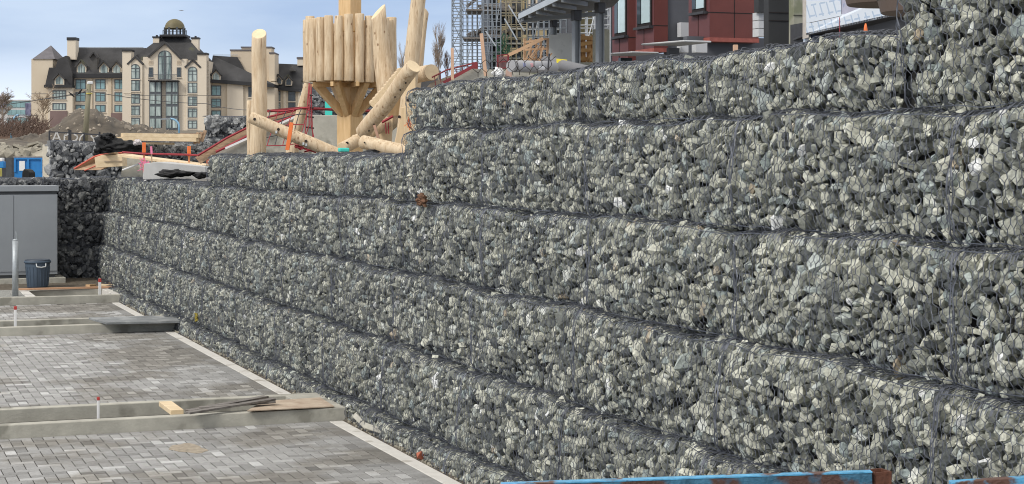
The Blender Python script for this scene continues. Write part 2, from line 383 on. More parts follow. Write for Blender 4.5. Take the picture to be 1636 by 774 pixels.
def tubes(p0, p1, r):
    d = p1 - p0; d /= np.linalg.norm(d, axis=1)[:, None] + 1e-9
    up = np.where(np.abs(d[:, 2:3]) > .8, np.array([[.3, .9, .1]]), np.array([[.1, .2, 1.]]))
    a = np.cross(d, up); a /= np.linalg.norm(a, axis=1)[:, None]; b = np.cross(d, a); n = len(p0)
    r = np.broadcast_to(r, (n,))[:, None]; V = []
    for p in (p0, p1):
        for k in range(3):
            t = 2 * math.pi * k / 3; V.append(p + (a * math.cos(t) + b * math.sin(t)) * r)
    V = np.stack(V, 1).reshape(-1, 3); f = np.array([[0, 1, 4, 3], [1, 2, 5, 4], [2, 0, 3, 5]])
    return V, (f[None] + (np.arange(n) * 6)[:, None, None]).reshape(-1, 4)

def hexwire(fc, q, w=.088, p=.068, tw=.036, r=.0028, tmin=-1.):
    ni = int(fc.L / w) + 1; nk = int(fc.T / p) + 1
    w = fc.L / ni
    I, K = np.meshgrid(np.arange(-1, ni + 2), np.arange(nk + 2), indexing='ij')
    a = (I + .5 * (K % 2)) * w; t = K * p * (fc.T / (nk * p))
    sh = I.shape
    # long soft waviness plus a crooked node
    wav = .018 * np.sin(t * 6 + I * .35 + fc.seed) + .012 * np.sin(t * 13 + I * .9)
    a = a + wav + q.normal(0, .007, sh); t = t + .012 * np.sin(a * 5 + fc.seed) + q.normal(0, .006, sh)
    o = .014 + np.abs(q.normal(0, .010, sh)) + .012 * np.sin(a * 7 + t * 9)
    o = np.maximum(o, .002)
    def mp(a, t, o): return fc.map(np.clip(a, 0, fc.L).ravel(), np.clip(t, 0, fc.T).ravel(), o.ravel()).reshape(*a.shape, 3)
    B = mp(a, t, o); Tn = mp(a + q.normal(0, .003, sh), t + tw, o)
    def inside(aa, tt): return (aa > -.02) & (aa < fc.L + .02) & (tt < fc.T) & (tt > tmin)
    ok = inside(a, t)
    seg = [(B[ok], Tn[ok], r * 1.5)]
    for K0 in (0, 1):   # parity
        ks = np.arange(K0, nk + 1, 2); i0 = 1
        for di in ((-1, 0) if K0 == 0 else (0, 1)):
            s_ = Tn[i0:-1, ks]; e_ = B[i0 + di:sh[0] - 1 + di, ks + 1]; o1 = ok[i0:-1, ks] & ok[i0 + di:sh[0] - 1 + di, ks + 1]
            seg.append((s_[o1], e_[o1], r))
    p0 = np.concatenate([x[0] for x in seg]); p1 = np.concatenate([x[1] for x in seg]); rr = np.concatenate([np.full(len(x[0]), x[2]) for x in seg])
    return tubes(p0, p1, rr)

def basket(parent, fc, q, label=None, size=.093, rockm=None, wr=.0028, mesh=True, big=.06, seam=True):
    # edge wires (the part's own mesh)
    nseg = int(fc.L / .25) + 2; aa = np.linspace(0, fc.L, nseg); P0 = []; P1 = []; Rr = []
    for t_, rr in ((fc.h - .02, .0045), (fc.T - .02, .005), (.03, .0045)):
        pts = fc.map(aa, np.full(nseg, t_) + q.normal(0, .008, nseg), np.full(nseg, .026)); P0.append(pts[:-1]); P1.append(pts[1:]); Rr.append(np.full(nseg - 1, rr))
    tt = np.linspace(0.02, fc.T - .02, int(fc.T / .07)); 
    for a_ in (0.02, fc.L - .02):
        for k in range(2):
            pts = fc.map(a_ + q.normal(0, .012, len(tt)) + .012 * k, tt, np.full(len(tt), .03) + q.normal(0, .006, len(tt))); P0.append(pts[:-1]); P1.append(pts[1:]); Rr.append(np.full(len(tt) - 1, .0055 if k == 0 else .0035))
    # a few cross ties and loose wire ends
    for _ in range(int(fc.L * fc.h * 1.6)):
        a_ = q.uniform(.1, fc.L - .2); t_ = q.uniform(.15, fc.h - .1); ln = q.uniform(.1, .3)
        pts = fc.map(np.linspace(a_, a_ + ln, 4), np.linspace(t_, t_ + q.normal(0, .05), 4), np.full(4, .02)); P0.append(pts[:-1]); P1.append(pts[1:]); Rr.append(np.full(3, .0035))
    Vw, Fw = tubes(np.concatenate(P0), np.concatenate(P1), np.concatenate(Rr))
    bk = npmesh('gabion_basket', Vw, Fw, M_wire, parent, L=parent.location)
    if label: bk['label'] = label
    # rocks: two layers of jittered lattice + large stones
    cs, rs, ds = [], [], []
    bigs = []
    for _ in range(int(fc.L * fc.T * 5.5)):
        c = (q.uniform(0, fc.L), q.uniform(.05, fc.T - .03)); rr = q.uniform(big, big * 1.75)
        if all((c[0] - x[0]) ** 2 + (c[1] - x[1]) ** 2 > (rr + x[2]) ** 2 * .75 for x in bigs): bigs.append((c[0], c[1], rr))
    bg_ = np.array(bigs) if bigs else np.zeros((0, 3))
    for layer, (sp, dep) in enumerate(((size, 0.), (size * 1.45, .115))):
        nn = int(fc.L / sp) + 1; mm_ = int(fc.T / (sp * .86)) + 1
        I, K = np.meshgrid(np.arange(nn + 1), np.arange(mm_ + 1)); a = (I + .5 * (K % 2)) * sp; t = K * sp * .86 + .02
        a = (a + q.normal(0, sp * .2, a.shape)).ravel(); t = (t + q.normal(0, sp * .2, t.shape)).ravel()
        r_ = sp * np.clip(q.lognormal(-.62, .34, a.shape), .28, 1.1)
        ok = (a > -.02) & (a < fc.L + .02) & (t < fc.T + .02)
        if layer == 0 and len(bg_):
            d2 = (a[:, None] - bg_[:, 0]) ** 2 + (t[:, None] - bg_[:, 1]) ** 2; ok &= ~(d2 < (bg_[:, 2] * .85) ** 2).any(1)
        if layer == 0: ok &= q.random(a.shape) > .07
        a, t, r_ = a[ok], t[ok], r_[ok]
        o = -r_ * .78 - dep - np.abs(q.normal(0, .016, len(a)))
        cs.append(fc.map(np.clip(a, 0.03, fc.L - .03), np.clip(t, .02, fc.T), o)); rs.append(r_)
    if len(bg_): cs.append(fc.map(bg_[:, 0], bg_[:, 1], -bg_[:, 2] * .72)); rs.append(bg_[:, 2])
    V, Fc, Tt = make_rocks(q, np.concatenate(cs), np.concatenate(rs))
    rf = npmesh('rock_fill', V, Fc, rockm or M_rock, bk, L=parent.location, tint=Tt); rf['kind'] = 'stuff'
    if mesh:
        Vm, Fm = hexwire(fc, q, r=wr)
        Vt, Ft = hexwire(fc, q, r=wr, w=.083, p=.063, tmin=fc.h - q.uniform(.03, .09))      # the lid panel laps over the front
        Vm, Fm = np.concatenate([Vm, Vt]), np.concatenate([Fm, Ft + len(Vm)])
        npmesh('wire_mesh', Vm, Fm, M_wire, bk, L=parent.location)
    return bk

COURSE = [(-.45, .26, 7.00, 'bottom'), (.26, 1.26, 7.15, 'second'), (1.26, 2.26, 7.30, 'third'), (2.26, 3.26, 7.45, 'fourth')]
YC = 53.5
wall = thing('gabion_wall', (7.6, 30, 0), 'long stepped retaining wall of wire baskets packed with grey broken stone, running the length of the paving', 'gabion wall')
def course(z0, z1, X, ya, yb, nb, td, nm, seed):
    Lb = (yb - ya) / nb
    for k in range(nb):
        q = np.random.default_rng(1000 * seed + k); y0 = ya + k * Lb
        d = X * SN + (y0 + Lb / 2) * CS
        fc = Face((X, y0, z0), (0, 1, 0), (-1, 0, 0), Lb, z1 - z0, td, seed=seed * 1.3, ph=y0)
        big = .062 if d < 30 else .05
        basket(wall, fc, q, wr=.0030 if d < 28 else .0027)
    # solid dark backing that keeps the gaps between stones in shade
    return (X + .17, ya, z0), (8.6, yb, z1 - .14)
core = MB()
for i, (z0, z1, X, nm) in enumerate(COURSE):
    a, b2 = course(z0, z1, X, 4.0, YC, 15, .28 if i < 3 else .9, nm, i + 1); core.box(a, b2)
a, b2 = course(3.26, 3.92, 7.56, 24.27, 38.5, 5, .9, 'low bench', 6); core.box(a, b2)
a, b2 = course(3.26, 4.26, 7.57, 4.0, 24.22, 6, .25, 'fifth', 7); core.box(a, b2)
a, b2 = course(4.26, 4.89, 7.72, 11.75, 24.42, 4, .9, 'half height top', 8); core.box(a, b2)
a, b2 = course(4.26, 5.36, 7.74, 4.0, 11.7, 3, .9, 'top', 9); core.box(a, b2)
core.build('dark_gap_backing', M_core, wall)

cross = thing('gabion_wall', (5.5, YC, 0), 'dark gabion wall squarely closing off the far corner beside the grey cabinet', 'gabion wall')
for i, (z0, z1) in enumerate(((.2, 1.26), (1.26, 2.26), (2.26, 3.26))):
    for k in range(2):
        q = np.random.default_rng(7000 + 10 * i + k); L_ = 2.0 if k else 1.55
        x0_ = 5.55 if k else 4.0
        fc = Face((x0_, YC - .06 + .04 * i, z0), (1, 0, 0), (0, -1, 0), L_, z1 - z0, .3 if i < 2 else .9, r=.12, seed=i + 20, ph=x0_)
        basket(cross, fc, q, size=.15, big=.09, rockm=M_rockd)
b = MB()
b.box((4.0, YC + .2, 0), (7.55, YC + 1.0, 3.12)); b.build('dark_gap_backing', M_core, cross)

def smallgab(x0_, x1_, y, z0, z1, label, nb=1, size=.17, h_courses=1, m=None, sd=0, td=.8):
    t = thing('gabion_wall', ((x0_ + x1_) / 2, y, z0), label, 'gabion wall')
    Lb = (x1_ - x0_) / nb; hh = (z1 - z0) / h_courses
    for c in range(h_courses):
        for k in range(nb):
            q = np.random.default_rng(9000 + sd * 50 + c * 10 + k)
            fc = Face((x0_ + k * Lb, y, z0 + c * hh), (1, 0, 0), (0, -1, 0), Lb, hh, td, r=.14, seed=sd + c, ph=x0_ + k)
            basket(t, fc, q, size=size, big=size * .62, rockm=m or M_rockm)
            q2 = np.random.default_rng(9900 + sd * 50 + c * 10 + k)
    b = MB(); b.box((x0_ + .1, y + .22, z0), (x1_ - .1, y + .95, z1 - .16)); b.build('dark_gap_backing', M_core, t)
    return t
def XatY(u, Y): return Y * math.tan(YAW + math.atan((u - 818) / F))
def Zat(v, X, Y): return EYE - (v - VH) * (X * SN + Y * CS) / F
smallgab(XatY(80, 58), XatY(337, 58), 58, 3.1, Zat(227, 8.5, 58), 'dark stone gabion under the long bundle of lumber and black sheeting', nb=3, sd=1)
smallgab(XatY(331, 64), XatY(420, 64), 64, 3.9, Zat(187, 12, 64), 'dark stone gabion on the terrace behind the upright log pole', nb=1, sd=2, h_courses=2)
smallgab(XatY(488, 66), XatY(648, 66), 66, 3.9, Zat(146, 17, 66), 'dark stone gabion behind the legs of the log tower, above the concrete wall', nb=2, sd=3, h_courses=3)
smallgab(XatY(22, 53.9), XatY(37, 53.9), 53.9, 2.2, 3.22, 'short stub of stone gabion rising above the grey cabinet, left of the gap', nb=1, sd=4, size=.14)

# ------------------------------------------------------------------ upper ground behind the wall and far terrain
def hf(name, xs, ys, fz, m, kind='structure', loc=None, **k):
    b = MB(); nx_, ny_ = len(xs), len(ys)
    b.v = [(x, y, fz(x, y)) for y in ys for x in xs]
    b.f = [(j * nx_ + i, j * nx_ + i + 1, (j + 1) * nx_ + i + 1, (j + 1) * nx_ + i) for j in range(ny_ - 1) for i in range(nx_ - 1)]; b.mi = [0] * len(b.f)
    o = b.build(name, m, smooth=True, loc=loc); return tag(o, kind=kind, **k)
def nse(x, y, s=1.):
    return (math.sin(x * 1.3 * s + 2 * math.sin(y * .7 * s)) + math.sin(y * 1.9 * s + 1.7 * math.sin(x * .9 * s)) + .6 * math.sin((x + y) * 3.1 * s)) / 2.6
def lin(a, b, t): t = max(0, min(1, t)); return a + (b - a) * t
def upper(x, y):
    z = lin(4.75, 3.75, (y - 22) / 4) if y < 38 else lin(3.75, 3.26, (y - 38) / 3)
    if x > 12: z = max(z, lin(z, 5.6, (x - 12) / 8)) if y < 90 else z
    return z + .05 * nse(x, y, .8)
xs = [8.5 + i * 1.2 for i in range(60)]; ys = [2 + i * 1.6 for i in range(62)]
hf('upper_ground', xs, ys, upper, M_ground)
flat('ground', -60, 8.6, 54.5, 101, 3.0, M_ground, .4)
def terr(x, y):
    d = x * SN + y * CS
    return lin(2.9, 8.6, (d - 170) / 150) + .25 * nse(x, y, .05)
xs = [-900 + i * 30 for i in range(90)]; ys = [100 + i * 28 for i in range(70)]
hf('terrain', xs, ys, terr, mat('brown_winter_land', (.15, .125, .09), .95, .3, .05, bump=.3, bscale=.5))

# ------------------------------------------------------------------ mound and rubble
def interp(tab, x):
    for (a, b), (c, d) in zip(tab, tab[1:]):
        if a <= x <= c: return b + (d - b) * (x - a) / (c - a)
    return tab[0][1] if x < tab[0][0] else tab[-1][1]
SIL = [(-60, 236), (-10, 228), (40, 217), (75, 212), (92, 199), (108, 184), (122, 176), (137, 173), (150, 176), (170, 184), (190, 193), (215, 199), (240, 203), (262, 208), (290, 214), (318, 222), (345, 236), (380, 250)]
D0 = 140.; rm = random.Random(5)
def moundpt(u, k):       # k 0..1 front to back
    d = D0 - 16 + 34 * k; prof = math.sin(math.pi * min(1, k * 1.0)) ** .8
    c = P(u, 250, d); top = (250 - interp(SIL, u)) * D0 / F + EYE
    z0 = 2.8; gully = .16 * nse(u * .16, k * 6, 1.2) + .10 * nse(u * .5, k * 14, 1.1)
    return Vector((c.x, c.y, z0 + max(0, top - z0) * prof + gully * prof))
us = [-60 + i * 3.2 for i in range(138)]; ks = [i / 40 for i in range(41)]
b = MB(); b.v = [tuple(moundpt(u, k)) for k in ks for u in us]; nu = len(us)
b.f = [(j * nu + i, j * nu + i + 1, (j + 1) * nu + i + 1, (j + 1) * nu + i) for j in range(40) for i in range(nu - 1)]; b.mi = [0] * len(b.f)
tag(b.build('dirt_mound', M_dirt, smooth=True), kind='structure')
def chunk(b, c, r, q, mi=0, sc=(1, 1, 1)):
    pv, pf = PROTO[q.randrange(len(PROTO))]; M = Euler((q.uniform(0, 6), q.uniform(0, 6), q.uniform(0, 6))).to_matrix()
    b.add([Vector(c) + Vector([a * s for a, s in zip((M @ Vector(p)) * r, sc)]) for p in pv], [tuple(f) for f in pf], mi)
b = MB(); q = random.Random(8)
for _ in range(150):
    u = q.uniform(60, 320); k = q.uniform(.02, .45); p = moundpt(u, k); chunk(b, p, q.choice([.05, .06, .08, .1, .15]), q)
for u, k, r in ((204, .3, .34), (170, .35, .16), (127, .42, .18), (186, .2, .2), (150, .2, .14), (240, .2, .18)): chunk(b, moundpt(u, k), r, q)
tag(b.build('scattered_stones', mat('pale_stones', (.34, .29, .23), .9, .3, 2)), kind='stuff', label='pale loose stones scattered over the dirt mound', cat='stones')
# demolition rubble at left
M_rub = mat('broken_concrete', (.30, .275, .22), .9, .25, 1.2, bump=.5)
b = MB()
for i in range(230):
    u = q.uniform(-40, 76); dd = q.uniform(88, 108); v = 238 + (108 - dd) * .6 + q.uniform(-3, 4) - max(0, (30 - u)) * .12
    c = P(u, v, dd); s = q.choice([.12, .18, .24, .36])
    if q.random() < .3:
        M = Matrix.Translation(c) @ Euler((q.uniform(-.5, .5), q.uniform(-.6, .6), q.uniform(0, 6))).to_matrix().to_4x4()
        b.box((-s * 1.7, -s, -s * .2), (s * 1.7, s, s * .2), 0, M)
    else: chunk(b, c, s, q)
tag(b.build('demolition_rubble', M_rub), kind='stuff', label='heap of broken concrete slabs behind the blue container', cat='rubble')
def rubg(x, y):
    return 0
b = MB()
uu = [-60 + i * 6 for i in range(26)]; 
for k in range(9):
    for u in uu:
        dd = 84 + k * 4.2; v = 262 - k * 4.6 + 2 * math.sin(u * .13 + k); b.v.append(tuple(P(u, v, dd)))
b.f = [(j * 26 + i, j * 26 + i + 1, (j + 1) * 26 + i + 1, (j + 1) * 26 + i) for j in range(8) for i in range(25)]; b.mi = [0] * len(b.f)
tag(b.build('dirt_slope', M_dirt, smooth=True), kind='structure')

# ------------------------------------------------------------------ playground timber
def log(b, p0, p1, r0, r1=None, n=16, seg=9, q=rnd, wob=.12, capmi=1, holes=()):
    p0, p1 = Vector(p0), Vector(p1); r1 = r1 or r0; pts = []; rr = []
    d = (p1 - p0).normalized(); a = d.cross(Vector((.2, .7, .6))).normalized(); c = d.cross(a)
    w1, w2 = q.uniform(0, 6), q.uniform(0, 6)
    for i in range(seg + 1):
        t = i / seg; k = math.sin(math.pi * t)
        pts.append(p0.lerp(p1, t) + (a * math.sin(t * 5 + w1) + c * math.sin(t * 7 + w2)) * r0 * wob * k); rr.append((r0 + (r1 - r0) * t) * (1 + q.uniform(-.02, .02)))
    if capmi == 1:   # slightly rounded cut edges
        pts = [pts[0]] + [pts[0] + d * .012] + pts[1:-1] + [pts[-1] - d * .012, pts[-1]]; rr = [rr[0] * .93] + rr + [rr[-1] * .93]
    b.tube(pts, rr, n, 0, True, capmi)
    return b
# knots and drying cracks in the peeled logs
t_ = M_log.node_tree; bs_ = t_.nodes['Principled BSDF']; src = bs_.inputs['Base Color'].links[0].from_socket
def _n(t, **k): return N(t_, t, **k)
tco = _n('ShaderNodeTexCoord'); m1 = _n('ShaderNodeMapping'); m1.inputs['Scale'].default_value = (3.2, 3.2, 2.0); t_.links.new(tco.outputs['Object'], m1.inputs[0])
vo = _n('ShaderNodeTexVoronoi'); vo.inputs['Scale'].default_value = 1.6; t_.links.new(m1.outputs[0], vo.inputs['Vector'])
k1 = _n('ShaderNodeMapRange'); k1.inputs['From Min'].default_value = .13; k1.inputs['From Max'].default_value = .07; t_.links.new(vo.outputs['Distance'], k1.inputs['Value'])
m2 = _n('ShaderNodeMapping'); m2.inputs['Scale'].default_value = (16, 16, .9); t_.links.new(tco.outputs['Object'], m2.inputs[0])
nn2 = _n('ShaderNodeTexNoise'); nn2.inputs['Scale'].default_value = 1.5; nn2.inputs['Detail'].default_value = 3; t_.links.new(m2.outputs[0], nn2.inputs['Vector'])
k2 = _n('ShaderNodeMapRange'); k2.inputs['From Min'].default_value = .63; k2.inputs['From Max'].default_value = .68; k2.inputs['To Max'].default_value = .7; t_.links.new(nn2.outputs['Fac'], k2.inputs['Value'])
km = _n('ShaderNodeMath', operation='MAXIMUM'); t_.links.new(k1.outputs[0], km.inputs[0]); t_.links.new(k2.outputs[0], km.inputs[1])
kx = _n('ShaderNodeMix', data_type='RGBA'); kx.inputs[7].default_value = (.27, .16, .085, 1); t_.links.new(km.outputs[0], kx.inputs[0]); t_.links.new(src, kx.inputs[6]); t_.links.new(kx.outputs[2], bs_.inputs['Base Color'])
LM = [M_log, M_logend]
def holes(parent, cs, r, nrm):
    for c in cs:
        b = MB(); c = Vector(c); nv = Vector(nrm).normalized(); b.tube([c - nv * .05, c + nv * .012], r, 10); b.build('drilled_hole', M_hole, parent)
VD = Vector((-SN, -CS, 0))      # towards the viewer side of the site (roughly south)
def lthing(name, label, cat, p, group=None): return thing(name, p, label, cat, group)

ZG = 3.72
# upright pole at left with its shorter partner
p0, p1 = P(412, 262, 35), P(414, 54, 35)
def slant(b, zmin, dirv, k):
    dirv = Vector(dirv); c = None; top = [Vector(v) for v in b.v if v[2] > zmin]; c = sum(top, Vector()) / len(top)
    for i, v in enumerate(b.v):
        if v[2] > zmin: b.v[i] = (v[0], v[1], v[2] + (Vector(v) - c).dot(dirv) * k)
    return b
o = log(MB(), p0, p1, .165, .15); slant(o, p1.z - .05, VD, -.75)
t = lthing('log_pole', 'tallest single upright peeled log pole, with a slanted cut top, left of the log tower', 'log pole', p0)
o.build('pole', LM, t, smooth=True)
p0, p1 = P(402, 262, 35.6), P(401, 161, 35.6)
t = log(MB(), p0, p1, .10, .085).build('log_post', LM, loc=p0, smooth=True); tag(t, 'short upright peeled log close against the left of the tall log pole', 'log post')
# leaning balance log
p0, p1 = P(399, 187, 34.2), P(560, 256, 34.4)
t = lthing('balance_log', 'long peeled log sloping down right across the foot of the tall log pole', 'log', p0)
log(MB(), p0, p1, .115, .13).build('log', LM, t, smooth=True)
dv = (p1 - p0).normalized(); holes(t, [p0 + dv * x + VD * .11 for x in (.12, .62, 1.2)], .028, VD)
for x in (.55, 1.12, 1.18):
    b = MB(); c = p0 + dv * (x + .03) + VD * .12 + Vector((0, 0, -.05)); b.tube([c, c + Vector((0, 0, -.05)) + VD * .02], .022, 8); b.build('shackle', M_galv, t)
# leaning pole behind the rope ladder
p0, p1 = P(463, 262, 41.5), P(494, 126, 41.5)
t = log(MB(), p0, p1, .16, .10).build('log_post', LM, loc=p0, smooth=True); tag(t, 'leaning peeled log behind the red rope ladder, left of the tower', 'log post')

# the tower
DT = 40.0; ctr = P(559, 128, DT); zt0, zt1 = P(556, 130, DT).z, P(556, 30, DT).z
tower = thing('log_tower', (ctr.x, ctr.y, ZG), 'round lookout tower walled with upright peeled logs on one thick timber post', 'log tower', None)
b = MB(); M_ = Matrix.Translation((ctr.x, ctr.y, 0)) @ Matrix.Rotation(R(32), 4, 'Z')
b.box((-.21, -.21, ZG - .2), (.21, .21, P(0, 184, DT).z), 0, M_); b.build('post_base', M_timber, tower, bevel=.01)
b = MB(); b.box((-.16, -.16, P(0, 184, DT).z), (.16, .16, zt0), 0, M_); b.build('post_core', M_timber, tower, bevel=.01)
b = MB(); b.box((-.185, -.185, zt1 - .3), (.185, .185, P(0, -40, DT).z), 0, M_); b.build('mast', M_timber, tower, bevel=.01)
b = MB(); b.tube([(ctr.x, ctr.y, zt0 - .02), (ctr.x, ctr.y, zt0 + .07)], .93, 30); b.build('deck', M_timber, tower)
for k in range(8):
    a = R(32 + 22.5 + 45 * k); e = Vector((math.cos(a), math.sin(a), 0))
    b = MB(); b.beam(Vector((ctr.x, ctr.y, P(0, 183, DT).z)) + e * .17, Vector((ctr.x, ctr.y, zt0 - .03)) + e * .86, .13, .17); b.build('brace', M_timber, tower, bevel=.008)
qq = random.Random(3)
for k in range(26):
    a = 2 * math.pi * k / 26 + .07; e = Vector((math.cos(a), math.sin(a), 0))
    dirv = e.dot(VD)
    if 0.0 < e.dot(Vector((CS, -SN, 0)).normalized()) and -0.85 < dirv < .62 and e.x > .3 and k % 2 == 9: continue
    c = ctr + e * .955; zb = zt0 - .05 + qq.uniform(-.02, .03); zt = zt1 + qq.uniform(-.06, .04)
    log(MB(), (c.x, c.y, zb), (c.x + qq.uniform(-.01, .01), c.y, zt), qq.uniform(.105, .120), qq.uniform(.098, .112), 14, 5, qq, .05).build('palisade_log', LM, tower, smooth=True)
for k in range(6):
    a = R(200 + 32 * k); b = MB(); c = Vector((ctr.x + math.cos(a) * .72, ctr.y + math.sin(a) * .72, zt0 - .10)); e = Vector((math.cos(a), math.sin(a), 0))
    b.beam(c - e * .5, c + e * .33, .07, .1); b.build('joist', M_timber, tower)

# big half log right of tower, leaning pair of tall poles
def halflog(pa, pb, r0, r1, name, label, split=0):
    t = thing(name, pa, label, 'log post'); b = log(MB(), pa, pb, r0, r1, 18, 9)
    if split: slant(b, pb.z - .05, Vector((CS, -SN, 0)) * .9 - VD * .5, split)
    b.build('log', LM, t, smooth=True)
    return t
t = halflog(P(622, 172, 38), P(604, 19, 38), .235, .155, 'log_post', 'thick peeled log with a long slanted sharpened top, right beside the tower', 1.0)
t = halflog(P(640, 262, 36), P(674, -45, 36), .165, .150, 'log_pole', 'tall peeled log pole leaning right beside the wall end and running out above the picture')
t = halflog(P(655, 200, 38.5), P(679, 16, 38.5), .13, .085, 'log_pole', 'slimmer peeled log pole half hidden behind the tall leaning pole', -.9); 
# diagonal log with cut end
p0, p1 = P(579, 213, 34.8), P(661, 106, 33.6)
t = lthing('climbing_log', 'thick diagonal peeled log with peg holes and a round cut end, right of the tower', 'log', p0)
log(MB(), p0, p1, .155, .15, 20, 9).build('log', LM, t, smooth=True); dv = (p1 - p0).normalized(); nn = (VD + Vector((CS, -SN, 0)) * .55 - dv * 0).normalized(); nn = (nn - dv * nn.dot(dv)).normalized()
holes(t, [p0 + dv * (.25 + .21 * k) + nn * .147 for k in range(8)], .018, nn)
# short log behind with round end
p0 = P(690, 116, 36.4); t = log(MB(), p0 - Vector((.25, -1.6, .1)), p0, .165, .17, 20, 5).build('log', LM, loc=p0, smooth=True); tag(t, 'short thick log lying behind the wall end, its round cut end showing', 'log')
# stepped slab stair (row of split logs)
t = thing('log_stair', P(608, 168, 38.2), 'steep flight of split log treads rising behind the diagonal log', 'stair')
for k in range(11):
    f_ = k / 10; c = P(597 + 44 * f_, 166 - 52 * f_, 36.6); e = Vector((CS, -SN, 0))
    b = MB(); log(b, c, c + Vector((.25, .95, .05)), .075, .07, 10, 3, rnd, .05); b.build('tread', LM, t, smooth=True)
for k in range(6):
    b = MB(); p = P(612, 158 + k * 5.0, 37.0); b.beam(p, P(662, 157 + k * 5.0, 37.0), .03, .065); b.build('cross_board', M_timber, t)
# lower jumble of logs and slabs
def slab(uvs, d, th, label, name='wood_slab', m=M_lumber):
    b = MB(); b.prism([P(u, v, d) for u, v in uvs], -VD * th); t = b.build(name, m, loc=P(uvs[0][0], uvs[0][1], d), bevel=.012); return tag(t, label, 'wood slab')
M_slab = mat('planed_log_face', (.74, .57, .36), .7, .08, 2, stretch=(5, 5, 1), dirt=((.56, .40, .24), 3, .68))
t = lthing('log', 'long peeled log rising gently right from the teal box under the diagonal log', 'log', P(546, 232, 36)); log(MB(), P(546, 238, 35.2), P(648, 182, 37.6), .125, .13, 16, 8).build('trunk', LM, t, smooth=True); holes(t, [P(555, 229, 35.3) + VD * .08], .03, VD)
t = lthing('log', 'low peeled log lying along the wall top left of the wall end', 'log', P(580, 228, 34)); log(MB(), P(579, 227, 34), P(654, 244, 33.4), .135, .13, 16, 7).build('trunk', LM, t, smooth=True); holes(t, [P(583, 228, 33.9) + VD * .12], .014, VD)
slab([(601, 250), (600, 190), (628, 186), (624, 250)], 36.8, .12, 'flat faced timber slab standing left of the thin leaning stake', m=M_slab)
t = slab([(625, 250), (640, 186), (640, 172), (668, 170), (668, 250)], 35.6, .14, 'wide flat timber slab with a round hole against the wall end', m=M_slab)
b = MB(); c = P(638, 187, 35.6); b.tube([c, c + VD * .012], .032, 12); b.build('drilled_hole', M_hole, t)
t = slab([(646, 250), (646, 128), (664, 110), (664, 250)], 35.0, .12, 'upright timber slab with a dark bolt hole hard against the wall end', m=M_slab)
b = MB(); c = P(652.5, 160, 35.0); b.tube([c, c + VD * .012], .035, 12); b.build('drilled_hole', M_hole, t)
slab([(566, 236), (562, 216), (580, 215), (592, 236)], 37.8, .1, 'pale timber offcut behind the low logs at the tower foot', m=M_slab)
t = lthing('log', 'short peeled log bridging behind the standing slabs', 'log', P(610, 190, 38)); log(MB(), P(612, 205, 38), P(650, 178, 38), .16, .15, 14, 5).build('trunk', LM, t, smooth=True)
b = MB(); b.beam(P(598, 200, 34.2), P(612, 246, 34.2), .09, .05); tag(b.build('wood_stake', mat('reddish_wood', (.45, .27, .19), .8, .15, 4), loc=P(612, 246, 34.2)), 'thin reddish stake leaning under the diagonal log', 'stake')
tag(MB().box((-.09, -.07, 0), (.09, .07, .07), 0, Matrix.Translation(P(549, 243, 30.5))).build('plastic_box', M_teal, loc=P(549, 243, 30.5), bevel=.02), 'small teal box on the wall top below the tower post', 'box')
b = MB(); b.box((-.10, -.02, 0), (.10, .02, .44), 0, Matrix.Translation(P(525, 188, 48.5)) @ Matrix.Rotation(-YAW, 4, 'Z')); tag(b.build('teal_post', M_teal, loc=P(525, 188, 48.5)), 'bright teal strap standing behind the tower braces', 'post')
b = MB(); chunk(b, P(594, 243, 33), .09, random.Random(2), sc=(1.8, 1, .6)); tag(b.build('black_bag', M_black, loc=P(594, 240, 33)), 'small dark lump of sheeting in front of the low log', 'sheeting')

# ropes
def rope(b, pts, r=.018): b.tube(pts, r, 5)
t = lthing('rope_ladder', 'red rope ladder hanging from the left of the log tower deck', 'rope ladder', P(492, 240, 37.5))
tops = [P(494, 133, 38.6), P(497, 133, 38.8)]; bots = [P(486, 232, 37.4), P(500, 234, 37.6), P(481, 240, 37.2), P(506, 240, 37.6)]
for i, (a, c) in enumerate(((tops[0], bots[0]), (tops[1], bots[1]), (tops[0], bots[2]), (tops[1], bots[3]))):
    b = MB(); m_ = a.lerp(c, .75) if i > 1 else a.lerp(c, .5)
    if i > 1: m_ = P(488 + i * 3, 200, 37.8)
    rope(b, [a, m_, c], .012); b.build('rope', M_red, t)
for f_ in (.0, .2, .4, .55, .72, .88):
    b = MB(); rope(b, [tops[0].lerp(bots[0], f_), tops[1].lerp(bots[1], f_) + Vector((.03, 0, 0))], .018); b.build('rung', M_dark if f_ else M_galv, t)
b = MB(); q = random.Random(4)
for _ in range(14): 
    c = P(q.uniform(480, 508), q.uniform(232, 240), 36.9); rope(b, [c, c + Vector((q.uniform(-.2, .2), 0, q.uniform(-.1, .1))), c + Vector((q.uniform(-.25, .25), 0, q.uniform(-.1, .1)))], .018)
b.build('rope_tangle', M_red, t)
